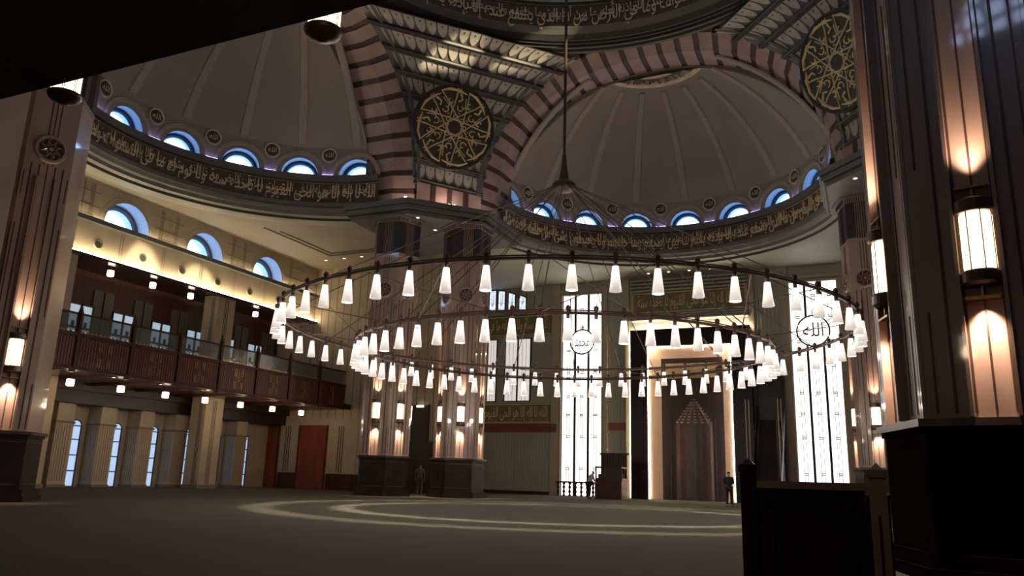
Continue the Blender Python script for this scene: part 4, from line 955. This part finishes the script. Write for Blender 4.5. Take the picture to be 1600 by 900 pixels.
# ================================================================== COLUMNS
def hexp(r, a0): return [(r * cos(a0 + pi / 6 + k * pi / 3), r * sin(a0 + pi / 6 + k * pi / 3)) for k in range(6)]
def column(x, y, a0, faces, label, HR=1.35):
    """a0: direction of one face normal; faces: list of face indices that carry detail"""
    HA = HR * cos(pi / 6); dr = HR - 1.35
    root = empty('hexagonal_column', (x, y, 0)); tag(root, label, 'column', kind='thing'); root['flat'] = HA
    s0_ = dr; dr = dr * 0.75; pm = 'pedshade' if HR > 1.5 else 'pedestal'
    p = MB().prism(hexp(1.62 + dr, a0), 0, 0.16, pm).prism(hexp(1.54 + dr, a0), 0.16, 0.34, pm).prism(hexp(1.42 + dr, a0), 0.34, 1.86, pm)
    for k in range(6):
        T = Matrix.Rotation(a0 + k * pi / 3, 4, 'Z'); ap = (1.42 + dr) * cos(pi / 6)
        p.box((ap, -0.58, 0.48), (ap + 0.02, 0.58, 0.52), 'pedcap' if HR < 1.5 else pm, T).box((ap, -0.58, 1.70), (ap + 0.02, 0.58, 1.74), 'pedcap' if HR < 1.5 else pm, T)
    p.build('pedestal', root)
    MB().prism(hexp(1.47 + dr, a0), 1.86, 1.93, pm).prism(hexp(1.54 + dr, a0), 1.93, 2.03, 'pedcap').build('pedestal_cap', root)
    s = MB().prism(hexp(HR, a0), 2.03, 12.75, 'column')
    for k in faces:
        T = Matrix.Rotation(a0 + k * pi / 3, 4, 'Z')
        for u in (-0.45, -0.225, 0.225, 0.45):
            s.box((HA, u - 0.018, 2.1), (HA + 0.012, u + 0.018, 10.3), 'coldark', T)
        for u in (-0.13, 0.0, 0.13): s.box((HA, u - 0.013, 10.3 if u else 2.1), (HA + 0.012, u + 0.013, 12.7), 'coldark', T)
        for u in (-0.26, 0.26): s.box((HA, u - 0.022, 2.04), (HA + 0.13, u + 0.022, 9.9), 'column', T)
        if HR > 1.5: s.box((HA, -0.80, 2.1), (HA + 0.004, -0.795, 10.3), 'coldark', T).box((HA, 0.795, 2.1), (HA + 0.004, 0.80, 10.3), 'coldark', T)
        for u in (-0.50 * HR + 0.06, 0.50 * HR - 0.06) if HR < 1.5 else (-0.67, 0.67):
            for z0, z1 in ((2.1, 3.45), (5.5, 8.3), (9.2, 10.0)): s.box((HA, u - 0.014, z0), (HA + 0.010, u + 0.014, z1), 'coldark', T)
    s.build('shaft', root)
    c = MB().prism(hexp(HR + 0.03, a0), 12.75, 12.85, 'column').prism(hexp(HR - 0.02, a0), 12.85, 14.95, 'column').prism(hexp(HR + 0.10, a0), 14.72, 14.95, 'column').prism(hexp(HR + 0.30, a0), 14.95, 15.06, 'cornice')
    for k in range(6):
        T = Matrix.Rotation(a0 + k * pi / 3, 4, 'Z'); ap = (HR - 0.02) * cos(pi / 6); a2 = (HR + 0.10) * cos(pi / 6)
        for sg in (-1, 1): c.box((ap, min(sg * 0.27, sg * HR / 2), 12.92), (ap + 0.035, max(sg * 0.27, sg * HR / 2), 14.70), 'capdark', T)
        for u in (-0.2, -0.1, 0, 0.1, 0.2): c.box((ap, u - 0.022, 12.86), (ap + 0.03, u + 0.022, 14.72), 'coldark', T)
        for q in range(-6, 7): c.box((a2, q * 0.105 - 0.02, 14.72), (a2 + 0.02, q * 0.105 + 0.02, 14.93), 'coldark', T)
    c.build('capital', root)
    for k in faces:
        T = Matrix.Rotation(a0 + k * pi / 3, 4, 'Z') @ Matrix.Translation((HA, 0, 10.85)) @ Matrix.Rotation(pi / 2, 4, 'Y')
        m = MB().lathe([(0, 0.05), (0.36, 0.05), (0.38, 0.10), (0.45, 0.10), (0.48, 0.0)], None, n=28, mats=['coldark', 'column', 'column', 'column'])
        for i in range(8):
            a = i * pi / 4; m.tube([(0.12 * cos(a), 0.12 * sin(a), 0.06), (0.30 * cos(a + 0.39), 0.30 * sin(a + 0.39), 0.06), (0.36 * cos(a), 0.36 * sin(a), 0.06)], 0.014, 'column', 4)
            m.tube([(0.30 * cos(a + 0.39), 0.30 * sin(a + 0.39), 0.06), (0.12 * cos(a + 0.785), 0.12 * sin(a + 0.785), 0.06)], 0.014, 'column', 4)
        m.lathe([(0, 0.08), (0.07, 0.07)], 'column', n=10)
        o = m.build('medallion', root); o.matrix_local = T
    return root
def make_sconce():
    r = empty('wall_sconce')
    g = MB().lathe([(0.185, -0.40), (0.20, -0.34), (0.20, 0.34), (0.185, 0.40)], 'e_sconce', -pi / 2, pi / 2, 14).build('glass', r, smooth=True)
    b = MB()
    for a in (-1.25, -0.42, 0.42, 1.25): b.tube([(0.203 * cos(a), 0.203 * sin(a), -0.40), (0.203 * cos(a), 0.203 * sin(a), 0.40)], 0.008, 'metal', 4)
    b.box((0, -0.26, -0.42), (0.02, -0.2, 0.42), 'metal').box((0, 0.2, -0.42), (0.02, 0.26, 0.42), 'metal'); b.build('glass_bar', r)
    MB().lathe([(0, 0.40), (0.235, 0.40), (0.25, 0.43), (0.25, 0.56), (0.20, 0.60), (0, 0.60)], 'metal', -pi / 2, pi / 2, 14).build('top_cap', r)
    MB().lathe([(0, -0.40), (0.235, -0.40), (0.25, -0.43), (0.25, -0.56), (0.20, -0.60), (0, -0.60)], 'metal', -pi / 2, pi / 2, 14).build('bottom_cap', r)
    MB().box((0, -0.2, 0.74), (0.13, 0.2, 0.77), 'brass').box((0, -0.012, 0.60), (0.10, 0.012, 0.74), 'brass').build('top_bracket', r)
    MB().box((0, -0.2, -0.77), (0.13, 0.2, -0.74), 'brass').box((0, -0.012, -0.74), (0.10, 0.012, -0.60), 'brass').build('bottom_bracket', r)
    light('up_light', 'SPOT', (0.14, 0, 0.80), 380, (1.0, 0.68, 0.48), r, rot=(0, D(180 + 6), 0), spot_size=D(84), spot_blend=1.0, shadow_soft_size=0.04)
    light('down_light', 'SPOT', (0.14, 0, -0.80), 380, (1.0, 0.68, 0.48), r, rot=(0, D(6), 0), spot_size=D(84), spot_blend=1.0, shadow_soft_size=0.04)
    return r
sc0 = make_sconce(); sc_used = False
def sconce(col, a0, k, label):
    global sc_used
    o = copy_tree(sc0) if sc_used else sc0; sc_used = True
    a = a0 + k * pi / 3; o.location = (col.location.x + (col['flat'] + 0.012) * cos(a), col.location.y + (col['flat'] + 0.012) * sin(a), 4.32); o.rotation_euler = (0, 0, a)
    tag(o, label, 'wall lamp', 'wall sconces on the hexagonal columns')
A_NR = D(-104); NR = column(1.84, 13.03, A_NR, [0, -1, 1], 'huge near hexagonal column beside the wooden barrier', 1.7)
sconce(NR, A_NR, 0, 'large glowing sconce facing us on the big near column')
sconce(NR, A_NR, -1, 'glowing sconce seen from the side on the edge of the big near column')
A_FR = D(-104); FR = column(0.6, 41.0, A_FR, [0, -1, 1], 'distant hexagonal column squeezed between the tall bright window and the big near column')
sconce(FR, A_FR, 0, 'small sconce on the distant column above the near pedestal corner')
sconce(FR, A_FR, -1, 'thin sconce on the edge of the distant column beside the tall bright window')
A_L1 = D(-82); L1 = column(-23.65, 36.1, A_L1, [0, -1, 1, 2], 'hexagonal column at the end of the timber gallery, one of the far pair')
sconce(L1, A_L1, 0, 'sconce of the far column nearest the gallery, on the face towards the gallery')
sconce(L1, A_L1, 1, 'sconce of the far column nearest the gallery, on the face towards the dark doorway')
sconce(L1, A_L1, 2, 'sconce seen edge-on beside the tall dark doorway')
A_L2 = D(-60); L2 = column(-20.45, 38.5, A_L2, [0, -1, 1], 'hexagonal column nearer the prayer niche, one of the far pair')
sconce(L2, A_L2, 0, 'middle sconce of the far column nearer the prayer niche')
sconce(L2, A_L2, -1, 'sconce on the doorway side of the far column nearer the prayer niche')
sconce(L2, A_L2, 1, 'sconce on the window side of the far column nearer the prayer niche')
A_NL = D(-82); NL = column(-24.3, 15.6, A_NL, [0, 1], 'hexagonal column cut by the picture edge in front of the gallery')
sconce(NL, A_NL, 1, 'glowing sconce on the cut-off column in front of the gallery')
NL2 = column(-22.5, 12.4, D(-60), [0], 'hexagonal column of which only a pedestal corner shows at the picture edge')
for x, y, lab in ((4.6, 16.2, 'hexagonal column hidden behind the big near column'), (4.2, 38.2, 'distant hexagonal column hidden behind the big near column')): column(x, y, D(-90), [0], lab)

# ================================================================== CHANDELIER
CX, CY = -9.95, 26.3
ch = empty('ring_chandelier', (CX, CY, 5.0)); tag(ch, 'huge two-ring chandelier with white tapered glass lamps hanging from a central cable', 'chandelier')
def ch_child(mb, name, parent=ch, loc=(0, 0, 0), smooth=False): return mb.build(name, parent, smooth=smooth, loc=loc)
SH = 0.62
sh_mb = MB().lathe([(0.0, 0.03), (0.125, 0.03), (0.135, 0.0), (0.150, 0.0), (0.078, SH), (0.0, SH)], 'e_shade', n=14)
so_mb = MB().lathe([(0.0, SH), (0.05, SH), (0.05, SH + 0.17), (0.0, SH + 0.17)], 'metal', n=8).lathe([(0.0, SH + 0.20), (0.035, SH + 0.21), (0.07, SH + 0.27), (0.075, SH + 0.31), (0.05, SH + 0.36), (0.015, SH + 0.38), (0, SH + 0.42)], 'metal', n=8)
sh_proto = None
for nm, R, zb in (('outer_ring', 9.95, 5.48), ('inner_ring', 7.30, 4.70)):
    zl = zb - 5.0; zt = zl + SH + 0.17; n = 120
    rg = MB().tube([(R * cos(2 * pi * i / n), R * sin(2 * pi * i / n), zt) for i in range(n)], 0.045, 'metal', 8, True)
    rg.tube([((R - 0.0) * cos(2 * pi * i / n), (R - 0.0) * sin(2 * pi * i / n), zt + 0.07) for i in range(n)], 0.02, 'metal', 5, True)
    ring = ch_child(rg, nm)
    for i in range(60):
        a = D(4 + 6 * i); p = (R * cos(a), R * sin(a), zl)
        if sh_proto is None:
            s = sh_mb.build('lamp_shade', ring, smooth=True, loc=p); k = so_mb.build('lamp_socket', ring, smooth=True, loc=p); sh_proto = (s, k)
            lt = light('lamp_beam', 'SPOT', (p[0], p[1], p[2] - 0.02), 1500, (1.0, 0.88, 0.76), ring, spot_size=D(15), spot_blend=0.8, shadow_soft_size=0.05); ltp = lt
            lgp = light('lamp_glow', 'POINT', p, 42, (1.0, 0.86, 0.74), ring, shadow_soft_size=0.12)
        else:
            for q in (*sh_proto, ltp) + ((lgp,) if i % 2 == 0 else ()):
                c_ = q.copy(); C.objects.link(c_); c_.parent = ring; c_.location = (p[0], p[1], p[2] - 0.2) if q is lgp else p
hz = 11.8 - 5.0
ch_child(MB().lathe([(0, hz - 0.12), (0.16, hz - 0.10), (0.42, hz - 0.02), (0.46, hz + 0.06), (0.46, hz + 0.16), (0.40, hz + 0.24), (0.24, hz + 0.28), (0.20, hz + 0.36), (0.13, hz + 0.8), (0.07, hz + 1.4), (0, hz + 1.4)], 'metal', n=18), 'hub')
ch_child(MB().tube([(0, 0, hz + 1.35), (0, 0, 26)], 0.06, 'metal', 8), 'hanging_cable')
for i in range(12):
    a = D(4 + 30 * i)
    ch_child(MB().tube([(0.42 * cos(a), 0.42 * sin(a), hz + 0.05), (9.95 * cos(a), 9.95 * sin(a), 5.48 - 5 + SH + 0.17)], 0.018, 'metal', 5), 'stay_cable')
    a += D(12)
    ch_child(MB().tube([(0.42 * cos(a), 0.42 * sin(a), hz + 0.05), (7.3 * cos(a), 7.3 * sin(a), 4.7 - 5 + SH + 0.17)], 0.018, 'metal', 5), 'stay_cable')
for i in range(24):
    a = D(4 + 15 * i); b = a + D(18) * (1 if i % 2 else -1)
    ch_child(MB().tube([(9.95 * cos(a), 9.95 * sin(a), 5.48 - 5 + SH + 0.17), (7.3 * cos(b), 7.3 * sin(b), 4.7 - 5 + SH + 0.17)], 0.014, 'metal', 4), 'tie_rod')

# ================================================================== LAMPS UNDER THE NEAR GALLERY EDGE
def drum_lamp():
    r = empty('hanging_drum_lamp')
    MB().lathe([(0.185, 0.10), (0.185, 0.55)], 'e_sconce', n=20).build('glass', r, smooth=True)
    b = MB()
    for i in range(8):
        for q in (-0.06, 0.06): a = i * pi / 4 + q; b.tube([(0.19 * cos(a), 0.19 * sin(a), 0.08), (0.19 * cos(a), 0.19 * sin(a), 0.56)], 0.006, 'metal', 4)
    b.build('glass_bar', r)
    MB().lathe([(0, -0.01), (0.05, -0.005), (0.07, 0.015), (0.13, 0.03), (0.20, 0.07), (0.225, 0.11), (0.225, 0.13), (0, 0.13)], 'metal', n=20).build('bottom_bowl', r, smooth=True)
    MB().lathe([(0, 0.54), (0.2, 0.54), (0.2, 0.60), (0, 0.60)], 'metal', n=20).build('top_cap', r)
    return r
dl = drum_lamp(); dl.scale = (0.78, 0.78, 0.85); dl.location = (-7.74, 5.10, 4.92); tag(dl, 'glowing drum lamp at the dark gallery edge, near the cut-off column', 'lamp', 'drum lamps at the dark gallery edge')
d2 = copy_tree(dl); d2.location = (-4.29, 5.10, 4.92); tag(d2, 'glowing drum lamp at the dark gallery edge, in front of the striped arch', 'lamp', 'drum lamps at the dark gallery edge')

vl = copy_tree(cl_); vl.location = (-2.4, 2.6, 4.44); tag(vl, 'added small lamp just above the viewer, out of view, brightening the barrier post', 'lamp')  # unseen extra lamp, added to light the barrier post
for q in vl.children:
    if q.type == 'LIGHT': q.data = q.data.copy(); q.data.energy = 22
# ================================================================== DOWNLIGHTS
def ceil_light(x, y, z, label, grp, up=False):
    d = MB().lathe([(0, -0.03), (0.09, -0.03), (0.13, 0.0)], None, n=12, mats=['e_dot', 'white']).build('downlight'); d.location = (x, y, z)
    tag(d, label, 'downlight', grp)
for x, y in ((-32.9, 41.6), (-31.4, 41.6), (-30.0, 41.6), (-28.4, 41.6)): ceil_light(x, y, ZC, 'tiny downlight in the cream corner ceiling above the gallery end', 'downlights in the gallery corner ceiling')
for x in (-13.2, -11.8, -10.4, -9.0, -7.6): ceil_light(x, 51.6, ZC, 'tiny downlight in the ceiling strip above the prayer niche', 'downlights above the prayer niche')
for x, y in ((-22.3, 37.9), (-22.1, 35.6), (-20.0, 37.2)): ceil_light(x, y, 15.02, 'tiny downlight under the cornice slab of the far column pair', 'downlights under the far cornice slab')
ceil_light(0.2, 37.4, 15.02, 'tiny downlight under the cornice slab beside the big near column', None)
for x, y in ((-22.6, 35.0), (-20.9, 36.9), (-20.7, 37.1), (-19.3, 38.9)):
    f = MB().lathe([(0, 0.0), (0.05, 0.0), (0.05, 0.12), (0.09, 0.16), (0.09, 0.24), (0, 0.26)], None, n=10, mats=['metal', 'metal', 'metal', 'e_dot', 'e_dot']).build('uplight'); f.location = (x, y, SLAB)
    tag(f, 'tiny bright uplight on the cornice slab at the foot of the striped arches', 'uplight', 'uplights on the far cornice slab')
    light('uplight_beam', 'POINT', (0, 0, 0.35), 22, (1.0, 0.72, 0.62), f, shadow_soft_size=0.06)

# ================================================================== WOODEN BARRIER, CHAIR, PEOPLE
br = empty('wooden_barrier', (-0.45, 6, 0))
def B_(mb, name):
    o = mb.build(name); o.parent = br; o.matrix_parent_inverse = Matrix.Translation((0.45, -6, 0)); return o
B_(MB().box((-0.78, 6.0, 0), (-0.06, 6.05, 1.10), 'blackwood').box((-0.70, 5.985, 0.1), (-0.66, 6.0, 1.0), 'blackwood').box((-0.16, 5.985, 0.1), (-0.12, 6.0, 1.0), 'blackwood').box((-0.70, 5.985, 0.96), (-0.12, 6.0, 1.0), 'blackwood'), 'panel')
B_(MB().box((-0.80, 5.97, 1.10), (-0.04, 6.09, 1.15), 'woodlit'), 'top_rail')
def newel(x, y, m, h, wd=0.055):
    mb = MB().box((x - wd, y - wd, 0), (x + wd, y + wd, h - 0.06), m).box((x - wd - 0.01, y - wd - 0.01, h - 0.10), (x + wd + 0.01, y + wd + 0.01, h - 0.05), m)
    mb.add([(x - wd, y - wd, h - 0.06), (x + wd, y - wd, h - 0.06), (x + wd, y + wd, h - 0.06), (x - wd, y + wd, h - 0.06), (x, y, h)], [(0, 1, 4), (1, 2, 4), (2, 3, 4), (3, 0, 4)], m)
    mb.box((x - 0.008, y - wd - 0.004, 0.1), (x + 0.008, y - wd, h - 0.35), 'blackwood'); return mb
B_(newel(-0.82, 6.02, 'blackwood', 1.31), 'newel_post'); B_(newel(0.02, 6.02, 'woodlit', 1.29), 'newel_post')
B_(MB().box((0.05, 6.05, 0), (0.09, 8.2, 1.08), 'blackwood').box((-0.85, 6.1, 0), (-0.80, 8.2, 1.08), 'blackwood'), 'side_panel')
B_(MB().box((-0.86, 8.2, 0), (0.10, 8.26, 1.02), 'wood').box((-0.9, 8.17, 1.02), (0.14, 8.29, 1.06), 'wood'), 'rear_panel')
tag(br, 'dark wooden barrier with square posts in front of the big near column', 'barrier')

kc = empty('preacher_chair', (-14.9, 48.2, 0))
def K_(mb, name, par=kc):
    o = mb.build(name); o.parent = par; o.matrix_parent_inverse = Matrix.Translation((14.9, -48.2, 0)); return o
K_(MB().box((-15.7, 47.6, 0), (-14.0, 48.9, 1.05), 'wood').box((-15.75, 47.55, 1.05), (-13.95, 48.95, 1.15), 'wood'), 'base')
K_(MB().box((-15.55, 47.8, 1.15), (-14.1, 48.7, 1.5), 'blackwood'), 'seat')
bk = MB().box((-15.65, 48.75, 1.15), (-15.55, 48.85, 2.75), 'wood').box((-14.1, 48.75, 1.15), (-14.0, 48.85, 2.75), 'wood').box((-15.75, 48.72, 2.68), (-13.9, 48.88, 2.80), 'wood').box((-15.6, 48.82, 1.2), (-14.05, 48.86, 2.7), 'blackwood')
for q in range(8): bk.box((-15.5 + 0.18 * q, 48.76, 1.9), (-15.43 + 0.18 * q, 48.83, 2.68), 'wood')
K_(bk, 'backrest')
for x in (-15.7, -14.08): K_(MB().box((x, 47.7, 1.15), (x + 0.08, 48.8, 1.25), 'wood').box((x, 47.7, 1.15), (x + 0.08, 47.78, 1.85), 'wood').box((x, 47.65, 1.85), (x + 0.08, 48.8, 1.95), 'wood'), 'armrest')
tag(kc, 'tall dark wooden preacher chair with slatted back beside the bright window', 'chair')

def skin_fig(name, verts, edges, mname, parent, root=0, sub=1):
    me = bpy.data.meshes.new(name); me.from_pydata([v[:3] for v in verts], edges, []); me.materials.append(M[mname])
    o = bpy.data.objects.new(name, me); C.objects.link(o); o.parent = parent
    md = o.modifiers.new('skin', 'SKIN'); md.use_smooth_shade = True
    sv = me.skin_vertices[0].data
    for i, v in enumerate(verts):
        r = v[3]; sv[i].radius = (r, r) if not isinstance(r, tuple) else r; sv[i].use_root = (i == root)
    ss = o.modifiers.new('sub', 'SUBSURF'); ss.levels = sub; ss.render_levels = sub
    return o
def person(loc, rz, label, shirt, trous, lean=0.0, stride=0.0, reach=False, head_down=0.0, h=1.75, long_sleeve=True):
    """x right, y forward; lean bends the trunk forward"""
    r = empty('person', loc, rz); r.scale = (h / 1.75,) * 3; tag(r, label, 'person', kind='thing')
    cl, sl = cos(lean), sin(lean)
    def up(x, y, z): # point given above hip height, rotated forward about the hip
        dz = z - 0.95; return (x, y * cl + dz * sl, 0.95 + dz * cl - y * sl)
    V = []; Ed = []
    def v(p, rad, link=None):
        V.append((*p, rad)); i = len(V) - 1
        if link is not None: Ed.append((link, i))
        return i
    pel = v((0, 0, 0.95), 0.145); wa = v(up(0, 0.01, 1.12), 0.125, pel); chst = v(up(0, 0.0, 1.32), 0.150, wa); ne = v(up(0, -0.01, 1.47), 0.062, chst)
    nk = v(up(0, 0.01 + head_down * 0.3, 1.54), 0.052, ne); hd = v(up(0, 0.03 + head_down, 1.61), (0.085, 0.095), nk); tp = v(up(0, 0.02 + head_down * 1.3, 1.70), (0.070, 0.080), hd)
    v(up(0, 0.125 + head_down, 1.60), 0.020, hd)   # nose
    limbs = {}
    for s in (-1, 1):
        sh = v(up(s * 0.185, -0.01, 1.42), 0.058, chst)
        if reach: el = v(up(s * 0.25, 0.16, 1.20), 0.043, sh); wr = v(up(s * 0.17, 0.36, 1.14), 0.028, el); d = Vector((0, 1, -0.1))
        elif head_down: el = v(up(s * 0.25, 0.04, 1.16), 0.043, sh); wr = v(up(s * 0.08, 0.22, 1.20), 0.028, el); d = Vector((-s * 0.6, 0.7, 0.1))
        else: el = v(up(s * 0.26, -0.02, 1.14), 0.043, sh); wr = v(up(s * 0.27, 0.04, 0.90), 0.028, el); d = Vector((0, 0.15, -1))
        d.normalize(); W = Vector(V[wr][:3]); pm = v(W + d * 0.07, (0.036, 0.020), wr)
        side = d.cross(Vector((0, 0, 1))) if abs(d.z) < 0.9 else Vector((0, 1, 0)); side.normalize()
        for q, ln in ((-0.027, 0.062), (-0.009, 0.075), (0.009, 0.072), (0.027, 0.055)):
            a = v(W + d * 0.10 + side * q, 0.010, pm); b = v(W + d * (0.10 + ln * 0.6) + side * q * 1.1, 0.009, a); v(W + d * (0.10 + ln) + side * q * 1.1 + Vector((-s * 0.012, 0.01, 0)), 0.008, b)
        a = v(W + d * 0.04 - side * 0.038, 0.011, wr); v(W + d * 0.085 - side * 0.055, 0.009, a)
        hp = v((s * 0.095, 0, 0.90), 0.092, pel); kn = v((s * 0.11, 0.03 + s * stride * 0.5, 0.50), 0.060, hp); an = v((s * 0.12, s * stride - 0.02, 0.09), 0.040, kn)
        hl = v((s * 0.12, s * stride - 0.03, 0.045), 0.036, an); v((s * 0.13, s * stride + 0.14, 0.03), (0.034, 0.024), hl)
        limbs[s] = (sh, el, wr, hp, kn, an)
    skin_fig('person_body', V, Ed, 'skin', r, 0, 1).name = 'body'
    g = lambda i, k: (*V[i][:3], (V[i][3] if not isinstance(V[i][3], tuple) else V[i][3][0]) + k)
    sv_ = [(*up(0, 0, 0.90)[:3], 0.165), g(wa, 0.03), g(chst, 0.022), g(ne, 0.012)]; se = [(0, 1), (1, 2), (2, 3)]
    for s in (-1, 1):
        sh, el, wr = limbs[s][:3]; n0 = len(sv_); sv_ += [g(sh, 0.016), g(el, 0.016), g(wr, 0.014)]; se += [(2, n0), (n0, n0 + 1), (n0 + 1, n0 + 2)]
    skin_fig('shirt', sv_, se, shirt, r, 0, 1)
    tv = [g(pel, 0.018)]; te = []
    for s in (-1, 1):
        hp, kn, an = limbs[s][3:]; n0 = len(tv); tv += [g(hp, 0.016), g(kn, 0.022), g(an, 0.028)]; te += [(0, n0), (n0, n0 + 1), (n0 + 1, n0 + 2)]
    skin_fig('trousers', tv, te, trous, r, 0, 1)
    hd_, tp_ = Vector(V[hd][:3]), Vector(V[tp][:3])
    skin_fig('hair', [(*(hd_ + Vector((0, -0.045, 0.02))), 0.105), (*(tp_ + Vector((0, -0.015, 0.02))), 0.098)], [(0, 1)], 'hair', r, 0, 2)
    for s in (-1, 1):
        an = Vector(V[limbs[s][5]][:3]); skin_fig('shoe', [(an.x, an.y - 0.03, 0.045, 0.047), (an.x + s * 0.01, an.y + 0.08, 0.045, 0.044), (an.x + s * 0.015, an.y + 0.17, 0.038, 0.036)], [(0, 1), (1, 2)], 'cloth', r, 0, 1)
    for s in (-1, 1):
        e_ = MB().lathe([(0, 0), (0.012, 0.002), (0.022, 0.012), (0.014, 0.02), (0, 0.02)], 'skin', n=8, T=Matrix.Translation(hd_ + Vector((s * 0.083, -0.01, 0))) @ Matrix.Rotation(s * pi / 2, 4, 'Y')); e_.build('ear', r)
    return r
person((-24.6, 41.6, 0), D(30), 'person in mauve shirt and grey trousers walking away between the two far columns', 'shirtg', 'trousg', stride=0.10)
person((-15.92, 47.1, 0), D(-45), 'person in pale shirt and black trousers leaning on the wooden preacher chair', 'shirtw', 'cloth', lean=0.45, reach=True)
person((-6.72, 42.0, 0), D(12), 'person in black clothes standing with bowed head before the prayer niche', 'cloth', 'cloth', head_down=0.07, stride=0.05)
for o in list(bpy.data.objects):
    if o.type in ('MESH',) and not o.data.materials: o.data.materials.append(M['cream'])
